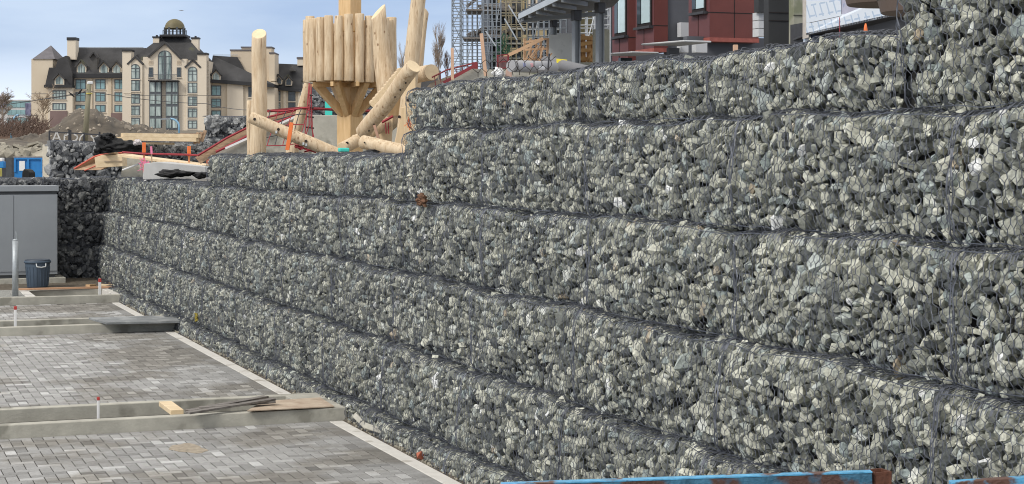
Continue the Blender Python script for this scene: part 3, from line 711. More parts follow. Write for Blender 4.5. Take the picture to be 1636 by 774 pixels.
# sloping climbing net
t = lthing('climbing_net', 'red rope climbing net strung on the slope behind the balance log', 'net', P(440, 235, 37))
def NP(i, j): 
    u = 432 + i * 12.5 - j * 4.5; v = 177 + i * -.6 + j * 15 - (i * 1.2 if j else 0); return P(u, v + (2 * math.sin(i + j)), 38 - j * .2)
for i in range(6):
    b = MB(); rope(b, [NP(i, j) for j in range(5)], .010); b.build('rope', M_red if i % 2 else M_dark, t)
for j in range(5):
    b = MB(); rope(b, [NP(i, j) for i in range(6)], .011 if j else .022); b.build('rope', M_red if j % 2 == 0 else M_dark, t)
b = MB(); rope(b, [P(428, 178, 40), P(480, 173, 41), P(545, 176, 42), P(600, 178, 43), P(660, 170, 43)], .035); tag(b.build('handrail', M_red, loc=P(540, 190, 42)), 'long thin red rail running level behind the tower post', 'rail')
b = MB(); [rope(b, [P(x, 196, 36.5), P(x + 1, 214, 36.5)], .014) for x in (616, 620)]; rope(b, [P(610, 196, 36.4), P(628, 186, 36.4)], .03); tag(b.build('red_sling', M_red, loc=P(618, 214, 36.5)), 'small red sling hanging below the diagonal log', 'sling')

# concrete retaining walls and ramps on the terrace
def wallp(uvs, d, th, label, m=M_conc, name='concrete_wall', cat='concrete wall', d2=None):
    n_ = len(uvs); b = MB(); pts = []
    for k, uv in enumerate(uvs): pts.append(P(uv[0], uv[1], uv[2] if len(uv) > 2 else d))
    b.prism(pts, Vector((SN, CS, 0)) * th); o = b.build(name, m, loc=(pts[0].x, pts[0].y, pts[0].z), bevel=.015); return tag(o, label, cat)
wallp([(490, 262), (490, 184), (650, 186), (650, 262)], 46, .3, 'plain grey concrete retaining wall behind the tower post')
ramp = thing('slope_ramp', P(360, 262, 42), 'grey sloping concrete ramp with red rope and brown boards climbing behind the log pole', 'ramp')
def rp(name, uvs, d, th, m):
    b = MB(); b.prism([P(u, v, d) for u, v in uvs], Vector((SN, CS, 0)) * th); return b.build(name, m, ramp)
rp('ramp_body', [(330, 275), (345, 246), (362, 236), (402, 216), (478, 182), (492, 182), (492, 275)], 42, .8, M_conc)
rp('formwork_board', [(312, 252), (362, 222), (404, 200), (452, 180), (478, 176), (478, 183), (402, 213), (345, 246), (320, 262)], 43.2, .12, M_brownwood)
b = MB(); b.tube([P(345, 243, 41.9), P(362, 235, 41.9), P(402, 214, 41.9), P(478, 181, 41.9)], .035, 6); b.build('red_pipe', M_red, ramp)
b = MB(); b.beam(P(360, 237.5, 41.85), P(478, 184, 41.85), .03, .05); b.build('white_edge', M_white, ramp)
b = MB(); b.tube([P(316, 249, 43.1), P(362, 221, 43.1), P(404, 200, 43.1), P(430, 187, 43.1), P(478, 175, 43.1)], .03, 6); b.build('red_pipe', M_red, ramp)

# right-hand ramp between pole and building
r2 = thing('slope_ramp', P(740, 140, 38), 'grey concrete slope edged in red, rising right between the log end and the scaffold', 'ramp')
def rp2(name, uvs, d, th, m):
    b = MB(); b.prism([P(u, v, d) for u, v in uvs], Vector((SN, CS, 0)) * th); return b.build(name, m, r2)
rp2('ramp_body', [(690, 150), (712, 128), (752, 110), (800, 112), (880, 122), (900, 150)], 34, .6, M_conc)
rp2('ramp_flank', [(650, 175), (688, 133), (716, 122), (757, 106), (757, 150), (690, 180)], 36.5, .6, mat('dusty_concrete', (.40, .34, .27), .9, .2, 2))
b = MB(); b.beam(P(706, 134, 33.9), P(762, 103, 33.9), .05, .06); b.build('red_edge_beam', mat('red_edge', (.20, .022, .028), .6, .2), r2)
b = MB(); b.tube([P(690, 124, 36.2), P(714, 112, 36.2), P(762, 100, 36.2)], .018, 6); b.build('red_rail', MATS['red_edge'], r2)
for k in range(8):
    f_ = k / 7; b = MB(); a = P(694 + 62 * f_, 121 - 19 * f_, 36.2); b.tube([a, a + Vector((.03, 0, -.24))], .009, 5); b.build('baluster', MATS['red_edge'], r2)
b = MB(); b.box((-.05, -.2, -.12), (.05, .2, .14), 0, Matrix.Translation(P(759, 112, 34.3)) @ Matrix.Rotation(-YAW, 4, 'Z')); b.build('red_end_panel', MATS['red_edge'], r2)
def stake(u0, v0, u1, v1, d, wd, m, label, name='wood_stake'):
    b = MB(); b.beam(P(u0, v0, d), P(u1, v1, d), wd, .05, up=Vector((SN, CS, 0))); return tag(b.build(name, m, loc=P(u0, v0, d), bevel=.004), label, 'stake')
M_stake = mat('raw_pink_wood', (.62, .40, .27), .8, .12, 4)
stake(459, 240, 466, 196, 33.8, .075, M_orange, 'bright orange wooden stake standing in front of the long balance log')
stake(723, 128, 722.5, 77, 33, .055, M_stake, 'short square wooden stake in front of the left end of the scaffold')
stake(776, 122, 769, 54, 27, .055, M_stake, 'long plank stake leaning slightly left before the scaffold')

# ------------------------------------------------------------------ terrace clutter at left
def lumber(name, a, c, n, sz, label, m=M_lumber, dz=0, rows=1, side=None):
    t = thing(name, a, label, 'lumber'); d = (c - a).normalized(); s = side or d.cross(Vector((0, 0, 1))).normalized(); q = random.Random(len(label))
    for r_ in range(rows):
        for k in range(n):
            o = s * (k * sz[0] * 1.04) + Vector((0, 0, r_ * sz[1] * 1.03)) + d * q.uniform(-.12, .12); b = MB(); b.beam(a + o, c + o, sz[0], sz[1]); b.build('board', m, t, bevel=.004)
    return t
lumber('lumber_bundle', P(190, 222, 57.5), P(309, 224, 57.0), 3, (.22, .12), 'long neat stack of pale beams across the top of the gabions, beside black sheeting', M_lumber, rows=2, side=Vector((.1, -1, 0)).normalized())
lumber('lumber_bundle', P(311, 230, 57.2), P(317, 212, 57.2), 3, (.10, .1), 'bunch of short brown posts at the right end of the beam stack', M_brownwood, side=Vector((1, 0, 0)))
b = MB()
for k in range(16): b.beam(P(287 + 2 * k, 222, 60), P(287 + 2 * k, 213.5, 60), .05, .03)
b.beam(P(285, 214, 60), P(320, 214.5, 60), .05, .03); tag(b.build('picket_barrier', M_brownwood, loc=P(300, 222, 60)), 'low brown picket rail behind the right end of the beam stack', 'barrier')
b = MB(); b.beam(P(232, 229, 57), P(278, 230, 57), .2, .07); tag(b.build('plank', M_lumber, loc=P(250, 230, 57)), 'single pale plank lying just under the long beam stack', 'plank')
lumber('lumber_bundle', P(210, 249, 50), P(345, 266, 47), 3, (.16, .07), 'loose pale planks slanting down right above the concrete pad', M_lumber)
# plywood crate
t = thing('timber_box', P(174, 270, 51), 'pale plywood formwork box standing by the black sheeting', 'box')
b = MB(); b.prism([P(151, 252, 51), P(163, 248, 51), P(195, 247.5, 51), P(196, 266, 51), P(153, 268.5, 51)], Vector((SN, CS, 0)) * .6); b.build('panel', M_lumber, t, bevel=.01)
b = MB(); b.beam(P(166, 258, 50.97), P(195, 257.5, 50.97), .03, .02); b.build('batten', M_ply, t)
b = MB(); b.prism([P(163, 247.6, 50.6), P(182, 243.5, 50.9), P(184, 246, 51.2), P(170, 249, 51)], Vector((SN, CS, 0)) * .5); b.build('top_offcut', M_ply, t)
# concrete pads
b = MB()
for uv in [(-1, 0)]: pass
wallp([(190, 300), (197, 254), (226, 252), (226, 300)], 52, 2.0, 'pale concrete pad to the right of the plywood box', name='concrete_pad', cat='concrete pad')
M_pad = mat('light_concrete', (.50, .50, .49), .85, .1, 3)
wallp([(228, 287), (230, 262), (250, 259), (336, 267), (336, 287)], 46, 2.5, 'long pale concrete pad behind the black bags', m=M_pad, name='concrete_pad', cat='concrete pad')
# brown boards with red edge at far left of terrace
t = thing('sloping_formwork', P(125, 270, 52), 'brown sloping boards with a red edge, left of the plywood box', 'formwork')
b = MB(); b.prism([P(118, 272, 51.6), P(150, 252, 51.8), P(196, 243, 52.4), P(214, 246, 52.4), P(196, 256, 52), P(160, 272, 51.6)], Vector((SN, CS, 0)) * .3); b.build('boards', M_brownwood, t)
b = MB(); b.tube([P(118, 270, 51.4), P(150, 251, 51.6), P(160, 248, 51.6), P(199, 244, 52)], .03, 6); b.tube([P(135, 273, 51.2), P(158, 263, 51.2)], .02, 6); b.build('red_edge', mat('faded_red', (.55, .12, .08), .7, .2), t)
# orange stakes with red line
st = []
for u, v0, v1, lab in ((230, 275, 228, 'orange marker stake with a pink ribbon at its foot, right of the plywood box'), (302, 280, 234, 'orange marker stake standing above the black bags'), (333, 275, 250, 'orange marker stake touching the end of the low stone bench')):
    t = thing('marker_stake', P(u, v0, 47.5), lab, 'marker stake'); b = MB(); b.beam(P(u, v0, 47.5), P(u, v1, 47.5), .05, .03); b.build('stake', mat('faded_orange_wood', (.62, .27, .13), .75, .2, 5), t)
    b = MB(); b.beam(P(u, v1 + 16, 47.45), P(u, v1, 47.45), .09, .05); b.build('painted_head', M_orange, t); st.append(P(u, v0 - 27 if u < 330 else 254, 47.4))
t = thing('marker_stake', P(243, 278, 46.5), 'thin grey stake with a pink tip between two orange stakes', 'marker stake'); b = MB(); b.beam(P(243.5, 275, 46.5), P(241.5, 236, 46.5), .03, .02); b.build('stake', M_brownwood, t)
b = MB(); b.beam(P(242.2, 246, 46.45), P(241.5, 234, 46.45), .05, .03); b.build('ribbon', M_pink, t)
b = MB(); b.tube([P(196, 243.5, 49), P(230, 246, 47.4), P(302, 247.5, 47.4), P(334, 250, 47.3)], .028, 5); tag(b.build('red_line', M_red, loc=P(230, 246, 47.4)), 'red line strung level between the orange marker stakes', 'rope')
b = MB(); q = random.Random(6)
for _ in range(26):
    c = P(q.uniform(224, 236), q.uniform(255, 274), 46.8); b.prism([c, c + Vector((q.uniform(-.12, .12), 0, q.uniform(-.12, .12))), c + Vector((q.uniform(-.14, .14), 0, q.uniform(-.1, .1)))], (0, .015, 0))
tag(b.build('pink_ribbon', M_pink, loc=P(230, 274, 46.8)), 'crumpled pink flagging ribbon bunched at the first orange stake', 'ribbon')
# sheeting: lumpy cloth blob
def blob(name, label, cat, c, rx, ry, rz, m, seed, rough=.35):
    bm = bmesh.new(); bmesh.ops.create_icosphere(bm, subdivisions=4, radius=1); q = random.Random(seed); o1 = [q.uniform(0, 9) for _ in range(4)]
    for v in bm.verts:
        p = v.co.copy(); k = 1 + rough * (nse(p.x * 2 + o1[0], p.z * 2 + o1[1] + p.y, 1.3) * .6 + .35 * nse(p.x * 5 + o1[2], p.z * 4 - p.y * 3, 1.6) + .2 * nse(p.x * 9, p.z * 7 + p.y * 8, 1.9))
        v.co = Vector((p.x * rx * k, p.y * ry * k, p.z * rz * k))
    me = bpy.data.meshes.new(name); bm.to_mesh(me); bm.free(); me.polygons.foreach_set('use_smooth', [True] * len(me.polygons)); me.materials.append(m)
    o = bpy.data.objects.new(name, me); C.objects.link(o); o.location = c; o.rotation_euler = (0, 0, -YAW); return tag(o, label, cat)
t = blob('black_sheeting', 'big crumpled heap of black plastic sheeting on the dark gabion', 'sheeting', P(173, 233, 56), .42, .5, .36, M_black, 1)
for u, v, a, c_, s in ((190, 236, .52, .25, 2), (160, 246, .22, .2, 3), (205, 236, .4, .22, 4), (172, 219, .2, .13, 5), (178, 243, .5, .17, 6)):
    x = blob('fold', None, None, P(u, v, 55.8), a, .4, c_, M_black, s, .5); x.parent = t; x.matrix_parent_inverse = t.matrix_basis.inverted() if False else Matrix.Identity(4)
    Mi = (Matrix.Translation(t.location) @ Matrix.Rotation(-YAW, 4, 'Z')).inverted(); x.location = Mi @ x.location; x.rotation_euler = (0, 0, 0)
blob('white_cloth', 'small white rag at the right edge of the black sheeting', 'cloth', P(220, 228, 55.2), .13, .08, .09, mat('off_white_cloth', (.6, .55, .55), .9, .15, 8), 7, .6)
blob('black_bag', 'flattened black bag on the wall top under the second orange stake', 'bag', P(281, 278, 45.5), .42, .3, .10, M_black, 8, .5)
blob('black_bag', 'low rounded black bag on the wall top nearest the stone bench', 'bag', P(322, 280, 45.5), .22, .25, .09, M_black, 9, .3)
b = MB(); b.tube([P(196, 272, 50), P(222, 262, 49.5), P(230, 258, 49)], .025, 6); tag(b.build('white_hose', M_white, loc=P(196, 272, 50)), 'short white hose lying by the pink ribbon', 'hose')
b = MB(); b.prism([P(41, 298, 52.8), P(35, 296, 52.8), P(35, 276, 52.8), P(38, 270, 52.8), P(44, 272, 52.8), (P(48, 276, 52.8)), P(48, 298, 52.8)], Vector((SN, CS, 0)) * .6); tag(b.build('black_membrane', M_black, loc=P(41, 298, 52.8), bevel=.03), 'black membrane filling the gap in the dark gabion above the cabinet', 'membrane')

# fence with letters behind gabion
t = thing('letter_fence', P(125, 235, 62), 'dark rail fence carrying large white bent letters behind the gabion', 'fence')
for u0, v0, u1, v1, w_ in ((79, 211, 165, 216, .05), (79, 224, 165, 227, .04)):
    b = MB(); b.beam(P(u0, v0, 62), P(u1, v1, 62), w_, w_); b.build('rail', M_dark, t)
for u, v in ((79, 211), (111.5, 210), (134, 214), (159, 213)):
    b = MB(); b.beam(P(u, v - 2, 62), P(u, 240, 62), .06 if u != 111.5 else .11, .06); b.build('post', M_dark, t)
def stroke(pts, w_=.075): 
    b = MB(); 
    for a, c in zip(pts, pts[1:]): b.beam(P(*a, 61.7), P(*c, 61.7), .03, w_, up=Vector((CS, -SN, 0)))
    return b
for pts in ([[(84, 226), (90, 212)], [(91, 212), (97, 226)], [(86, 221), (95, 221)]], [[(103, 216), (106, 217), (109, 214)], [(103, 217), (103, 228)]], [[(118, 215), (123, 217), (124, 221), (121, 224.5), (116, 225)]], [[(133, 215), (129, 219), (127, 225), (128, 230)]], [[(145, 217), (150, 222), (157, 217)], [(150, 222), (150, 230)]]):
    b = MB()
    for s in pts:
        k = stroke(s, .045); b.add(k.v, k.f)
    b.build('letter', mat('dull_white', (.52, .51, .49)), t)

# container, post, vehicle roof at far left
t = thing('skip_container', P(48, 275, 72), 'open bright blue steel waste container with a white notice, behind the dark gabion', 'skip')
MT = Matrix.Translation(P(48, 275, 72)) @ Matrix.Rotation(-YAW, 4, 'Z')
k = 72 / F
def bx(b, u0, v0, u1, v1, y0=0, y1=.1, mi=0): return b.box(((u0 - 48) * k, y0, (275 - v1) * k), ((u1 - 48) * k, y1, (275 - v0) * k), mi, MT)
bx(MB(), 23, 252, 71, 300, 0, 1.8).build('body', M_dump, t)
for u0, v0, u1, v1 in ((23, 252, 71, 255), (23, 255, 26, 275), (44, 255, 47, 275), (66, 255, 68, 275), (69.6, 255, 71, 275)): bx(MB(), u0, v0, u1, v1, -.07, -.003).build('rib', M_dump, t)
bx(MB(), 31, 257.5, 40, 273, -.03, -.005).build('notice', M_white, t)
bx(MB(), 22, 250.2, 72, 252, -.08, 1.8).build('rim', mat('muddy_rim', (.30, .27, .25), .9, .3, 3), t)
t = thing('skip_container', P(4, 275, 70), 'blue and white container end cut by the left edge of the photo', 'skip')
b = MB(); b.box((-1.4, 0, .15), (.05, .3, .42), 0, Matrix.Translation(P(4, 275, 70)) @ Matrix.Rotation(-YAW, 4, 'Z')); b.build('body', M_dump, t, bevel=.03)
b = MB(); b.box((-1.4, -.01, .42), (.0, .3, .56), 0, Matrix.Translation(P(4, 275, 70)) @ Matrix.Rotation(-YAW, 4, 'Z')); b.build('cover', M_white, t, bevel=.03)
b = MB(); b.box((-1.4, -.5, -.2), (.02, -.1, .15), 0, Matrix.Translation(P(4, 275, 70)) @ Matrix.Rotation(-YAW, 4, 'Z')); tag(b.build('yellow_crate', mat('dull_yellow', (.62, .55, .12), .7, .1), loc=P(4, 279, 70), bevel=.03), 'dull yellow crate at the left edge below the blue container end', 'crate')
for u, w_, lab in ((12, 13, 'row of dark hoarding boards between the two containers'),):
    t = thing('hoarding', P(u, 275, 76), lab, 'hoarding')
    for kk in range(6):
        b = MB(); b.box((-.09 + kk * .26 - .5, 0, -.3), (.165 + kk * .26 - .5, .05, .62), 0, Matrix.Translation(P(u, 275, 76)) @ Matrix.Rotation(-YAW, 4, 'Z')); b.build('panel', M_dark if kk % 2 else mat('dark_grey_hoarding', (.07, .075, .08)), t)
b = MB(); b.box((-.13, -.2, -.4), (.16, .2, 1.0), 0, Matrix.Translation(P(75.5, 274, 66)) @ Matrix.Rotation(-YAW, 4, 'Z')); tag(b.build('concrete_pillar', mat('cream_concrete', (.60, .55, .45), .85, .1), loc=P(75.5, 274, 66), bevel=.02), 'cream concrete pillar between the blue container and the gabion', 'pillar')
t = thing('parked_van', P(5, 310, 60), 'white van roof just showing above the grey cabinet at the left edge', 'van')
MV = Matrix.Translation(P(0, 290, 60)) @ Matrix.Rotation(R(10), 4, 'Z')
b = MB(); b.box((-4.5, 0, -1.9), (.48, 1.9, 0), 0, MV); b.build('body', M_white, t, bevel=.12)
b = MB(); b.box((-.3, -.012, -.9), (.3, .02, -.35), 0, MV); b.build('window', M_dark, t)

# ------------------------------------------------------------------ cabinet, bin, pipe bollard
XR = XatY(92, 52.2); ys_ = 52.2
t = thing('utility_cabinet', (XR - 1.5, ys_, .25), 'large plain grey steel electrical cabinet on a concrete plinth by the wall', 'utility cabinet')
zt = Zat(297, XR, ys_); zb = .5
b = MB(); b.box((XR - 4.2, ys_, zb), (XR, ys_ + 1.0, zt - .25)); b.build('body', M_cab, t, bevel=.01)
b = MB(); b.box((XR - 4.2, ys_ - .05, zt - .16), (XR + .03, ys_ + 1.05, zt)); b.build('roof_lid', M_cab, t, bevel=.01)
b = MB(); b.box((XR - 4.2, ys_ + .02, zt - .249), (XR - .02, ys_ + .98, zt - .161)); b.build('shadow_gap', M_cabd, t)
xs_ = XatY(22, ys_)
for a_, c_ in ((XR - 3.0, xs_ - .012), (xs_ + .012, XR - .02)):
    b = MB(); b.box((a_, ys_ - .022, zb + .10), (c_, ys_ - .002, zt - .27)); b.build('door', M_cab, t, bevel=.004)
b = MB(); b.box((XR - 4.2, ys_ + .05, zb - .09), (XR - .06, ys_ + .9, zb - .001)); b.build('base_frame', M_cabd, t)
b = MB(); b.box((XR - 4.3, ys_ - .12, .1), (XR + .22, ys_ + 1.15, zb - .093)); b.build('plinth', M_conc, t, bevel=.015)
# bin
Yb = 50.9; Xb_ = XatY(60, Yb); zb = .22
t = thing('rubbish_bin', (Xb_, Yb, zb), 'blue grey round plastic rubbish bin in front of the grey cabinet', 'bin')
b = MB(); b.tube([(Xb_, Yb, zb), (Xb_, Yb, zb + .04), (Xb_, Yb, zb + .70), (Xb_, Yb, zb + .74)], [.27, .285, .345, .345], 28); b.build('tub', M_bin, t, smooth=True)
b = MB(); b.tube([(Xb_, Yb, zb + .70), (Xb_, Yb, zb + .76)], [.375, .37], 28); b.build('rim', M_bin, t, smooth=True)
b = MB(); b.tube([(Xb_, Yb, zb + .76), (Xb_, Yb, zb + .795)], [.35, .33], 28); b.build('lid', mat('bin_lid', (.06, .075, .10), .5, .1), t, smooth=True)
b = MB(); e = Vector((Xb_ + .06, Yb - .36, zb + .66))
b.tube([e + Vector((-.13, 0, .03)), e + Vector((-.12, -.05, -.05)), e + Vector((0, -.06, -.07)), e + Vector((.12, -.05, -.05)), e + Vector((.13, 0, .03))], .018, 6); b.build('handle', M_binh, t, smooth=True)
for a_ in range(10):
    an = R(180 + 18 * a_ + 9); b = MB(); b.beam((Xb_ + math.cos(an) * .288, Yb + math.sin(an) * .288, zb + .06), (Xb_ + math.cos(an) * .335, Yb + math.sin(an) * .335, zb + .60), .02, .02); b.build('rib', M_bin, t)
# bollard
Yp = 48.6; Xp = XatY(24.5, Yp)
t = thing('steel_bollard', (Xp, Yp, .17), 'tall galvanised pipe bollard standing in gravel at the left', 'bollard')
b = MB(); zt = Zat(384, Xp, Yp); b.tube([(Xp, Yp, .1), (Xp, Yp, zt)], .082, 18); b.build('pipe', M_galv, t, smooth=True)
b = MB(); b.tube([(Xp, Yp, zt), (Xp, Yp, zt + .03)], [.085, .05], 18); b.build('cap', M_galv, t, smooth=True)
b = MB(); b.tube([(Xp + .03, Yp, zt), (Xp + .03, Yp, zt + .12), (Xp + .02, Yp, zt + .24)], [.016, .02, .014], 8); b.build('bolt', M_galv, t)

# orange board and offcuts across far pit
b = MB(); b.beam(pz(XatY(30, 50.0), 50.0, .25), pz(XatY(188, 50.0), 50.2, .23), .12, .05); tag(b.build('plank', mat('orange_board', (.56, .33, .20), .75, .12, 3, stretch=(1, 6, 6)), loc=(5, 50, .25), bevel=.004), 'long orange brown plank laid across the far planter pit', 'plank')
q = random.Random(12)
for k, (u, v, du, dv, lab) in enumerate(((140, 449, 12, 2, 'small split wood offcut left of the marker stake by the corner'), (160, 447, 26, -3, 'flat wood offcut lying behind the far marker stake'), (181, 447, 22, 6, 'wide wood offcut on top of the corner scrap pile'), (190, 458, 14, 8, 'pointed wood offcut nearest the end of the far planter'), (176, 453, 18, 3, 'low wood offcut under the corner scrap pile'))):
    Yk = 50.6 + .12 * k if k != 3 else 49.6; a = Vector((XatY(u, Yk), Yk, .26 + (.07 if k == 2 else 0))); c = a + Vector((du * .018, -.25 * (1 if k % 2 else -1), -.02))
    b = MB(); b.beam(a, c, .14, .06); tag(b.build('wood_offcut', M_lumber if k % 2 else mat('orange_lumber', (.60, .38, .20), .75, .15, 4), loc=a, bevel=.006), lab, 'wood offcut')

# marker stakes with red tops on the planters
for (u, v0, v1, Y_, lab) in ((157, 668, 640, 25.6, 'white marker stake with a red top in the nearest planter'), (24.5, 521, 495, 40.0, 'white marker stake with a red top in the middle planter'), (159.5, 473, 451, 48.3, 'white marker stake with a red top in the far pit')):
    X_ = XatY(u, Y_); z0_, z1_ = Zat(v0, X_, Y_), Zat(v1, X_, Y_); d_ = X_ * SN + Y_ * CS; wq = 5.0 * d_ / F / 2
    t = thing('survey_stake', (X_, Y_, z0_), lab, 'marker stake', 'white stakes with red tops')
    b = MB(); b.box((X_ - wq * .8, Y_ - wq * .8, -.06), (X_ + wq * .8, Y_ + wq * .8, z1_)); b.build('post', M_white, t, bevel=.004)
    b = MB(); b.box((X_ - wq * .9, Y_ - wq * .9, z1_), (X_ + wq * .9, Y_ + wq * .9, z1_ + 5.5 * d_ / F)); b.build('red_cap', mat('red_cap_paint', (.45, .045, .04), .6, .1), t, bevel=.006)

# grey board on middle planter, boards on near planter
def sheet(name, uvz, th, m, label, cat):
    pts = [Vector(p) for p in uvz]; b = MB(); b.prism(pts, (0, 0, th)); return tag(b.build(name, m, loc=pts[0], bevel=.006), label, cat)
def G(u, v, z):     # point on height z seen at pixel
    d = (EYE - z) * F / (v - VH); return P(u, v, d)
g = [G(142, 511, .23), G(170, 519, .21), G(287, 516.5, .21), G(284, 512, .21), G(246, 508, .23)]
sheet('grey_board', g, .05, M_mem, 'scuffed grey sheet board covering the end of the middle planter', 'board')
g = [G(395, 658, .215), G(534, 651, .20), G(512, 637, .20), G(420, 643, .20)]
sheet('plywood_sheet', g, .02, M_ply, 'dirty plywood sheet lying on the end of the nearest planter', 'plywood')
for k, (a, c_, z_) in enumerate((((300, 657), (425, 634), .20), ((300, 660), (437, 638), .25), ((318, 652), (440, 642), .22))):
    p_, q_ = G(*a, z_), G(*c_, z_ + .06); b = MB(); b.beam(p_, q_, .13, .03); tag(b.build('weathered_plank', M_oldboard, loc=p_, bevel=.003), ['dark weathered plank at the back of the three on the nearest planter', 'dark weathered plank on top of the three on the nearest planter', 'dark weathered plank lying under the other two on the nearest planter'][k], 'plank', 'weathered planks on the nearest planter')
p_, q_ = G(264, 645, .23), G(283, 659, .22); b = MB(); b.beam(p_, q_, .19, .07); tag(b.build('wood_block', M_lumber, loc=p_, bevel=.006), 'short pale board bridging the two walls of the nearest planter', 'board')
# rubble along the strip
q = random.Random(21)
for k, (Y_, s, lab) in enumerate(((24.4, .16, 'broken concrete slab beside the end of the nearest planter'), (23.6, .13, 'smaller broken concrete slab tilted against the nearest planter slab'))):
    b = MB(); M_x = Matrix.Translation((7.03, Y_, .06)) @ Euler((.1, .5, .4 * k)).to_matrix().to_4x4(); b.box((-s * .5, -s * 2.4, -.03), (s * .5, s * 2.4, .05), 0, M_x); tag(b.build('concrete_slab', M_conc, loc=(7.03, Y_, 0), bevel=.012), lab, 'concrete slab')
b = MB()
for _ in range(900): chunk(b, (q.uniform(6.93, 7.06), q.uniform(9, 47), .015), q.choice([.012, .02, .03]), q)
tag(b.build('loose_chippings', M_rub), kind='stuff', label='loose chippings in the gap between edging strip and gabion wall', cat='chippings')
b = MB(); chunk(b, (6.98, 21.6, .05), .07, q); tag(b.build('brick_piece', mat('red_brick', (.40, .12, .07), .9, .2), loc=(6.98, 21.6, 0)), 'red brick fragment beside the edging strip', 'brick')
b = MB(); q = random.Random(3)
for _ in range(26): chunk(b, (7.11 + q.uniform(-.03, 0), 37.6 + q.uniform(-.09, .09), .45 + q.uniform(-.08, .09)), .022, q)
tag(b.build('moss_tuft', mat('yellow_moss', (.30, .24, .04), .9, .3, 30), loc=(7.09, 37.6, .4)), 'small yellow tuft growing low on the gabion wall', 'plant')
b = MB(); q = random.Random(31)
for _ in range(60): chunk(b, (7.45 + q.uniform(-.06, .0), 22.9 + q.uniform(-.15, .15), 3.27 + q.uniform(-.02, .13)), .028, q)
tag(b.build('leaf_litter', mat('rusty_leaves', (.16, .085, .05), .9, .4, 30), loc=(7.42, 22.9, 3.2)), 'rust brown clump of dead leaves on the ledge below the wall end', 'leaves')

# orange cones/markers on wall top right
t = thing('marker_stake', P(1383, 70, 15.5), 'bright orange plastic marker poking above the wall top at right', 'marker stake')
c = P(1383, 66, 15.4); b = MB(); b.tube([c, c + Vector((0, 0, .09)), c + Vector((0, 0, .13)), c + Vector((0, 0, .155))], [.016, .019, .013, .006], 10); b.build('head', M_orange, t, smooth=True)
b = MB(); b.tube([c + Vector((0, 0, -.3)), c], .013, 8); b.build('stem', M_orange, t)
stake(1175, 84, 1175, 72, 18.5, .05, M_stake, 'tiny wooden stake head on the wall top below the maroon bays')
b = MB(); q = random.Random(9)
for _ in range(7): c = P(654 + q.uniform(-3, 3), q.uniform(196, 212), 26.4); b.tube([c, c + Vector((q.uniform(-.05, .05), 0, .1)), c + Vector((q.uniform(-.06, .06), 0, .02))], .006, 5)
tag(b.build('orange_tape', M_orange, loc=P(654, 212, 26.4)), 'tangle of orange tape caught on the wire at the wall end', 'tape')

# ------------------------------------------------------------------ HOTEL far behind
DH = 400.; KH = DH / F
MH0 = Matrix.Translation(P(268, 215, DH)) @ Matrix.Rotation(-YAW, 4, 'Z')
hotel = thing('hotel_building', P(268, 215, DH), 'long cream hotel with dark steep roofs, gables and a domed cupola, behind the dirt mound', 'hotel')
M_cream = mat('cream_stucco', (.60, .50, .375), .9, .06, .08, col2=(.66, .57, .44))
M_cream2 = mat('pale_stucco', (.69, .605, .485), .9, .05, .08)
M_roof = mat('mossy_dark_shingle', (.050, .049, .050), .9, .35, .25, bump=.5, bscale=3, dirt=((.10, .10, .04), .12, .62))
M_roofm = mat('weathered_shingle', (.10, .095, .09), .9, .25, .3)
M_cone = mat('slate_cone', (.14, .13, .14), .8, .15, 1)
M_eave = mat('dark_eave', (.022, .022, .024), .6, .1)
M_brick = mat('mauve_brick', (.20, .14, .13), .9, .12, .5)
M_glass = mat('painted_reflection_pane', (.22, .36, .38), .12, .35, .35)  # pale base colour stands in for a reflection
M_glassd = mat('dark_glass', (.05, .065, .075), .1, .4, .4)
M_glassc = mat('curtained_glass', (.25, .40, .40), .2, .7, .6, stretch=(3.0, 1, .25), col2=(.58, .66, .62))
M_dome = mat('ochre_dome', (.125, .105, .05), .6, .25, .3)
M_frame = mat('dark_window_frame', (.09, .10, .11), .5, .1)
def hx(u): return (u - 268) * KH
def hz(v): return (215 - v) * KH
def hp(u, v, y=0.): return MH0 @ Vector((hx(u), y, hz(v)))
def hbox(name, u0, v0, u1, v1, y0, y1, m, parent=hotel, **k):
    b = MB(); b.box((hx(u0), y0, hz(v1)), (hx(u1), y1, hz(v0)), 0, MH0); return b.build(name, m, parent, **k)
def hpoly(name, uv, y0, y1, m, parent=hotel):
    b = MB(); b.prism([hp(u, v, y0) for u, v in uv], (MH0.to_3x3() @ Vector((0, y1 - y0, 0)))); return b.build(name, m, parent)
def hroof(name, base, top, y0, yr, y1, m, parent=hotel):   # hip/gable: base line (u0,u1,v), ridge (u0,u1,v)
    u0, u1, vb = base; t0, t1, vt = top
    b = MB(); b.add([hp(u0, vb, y0), hp(u1, vb, y0), hp(u1, vb, y1), hp(u0, vb, y1), hp(t0, vt, yr), hp(t1, vt, yr), hp(t1, vt, yr + .6), hp(t0, vt, yr + .6)],
                    [(0, 1, 5, 4), (1, 2, 6, 5), (2, 3, 7, 6), (3, 0, 4, 7), (4, 5, 6, 7), (0, 3, 2, 1)]); return b.build(name, m, parent)
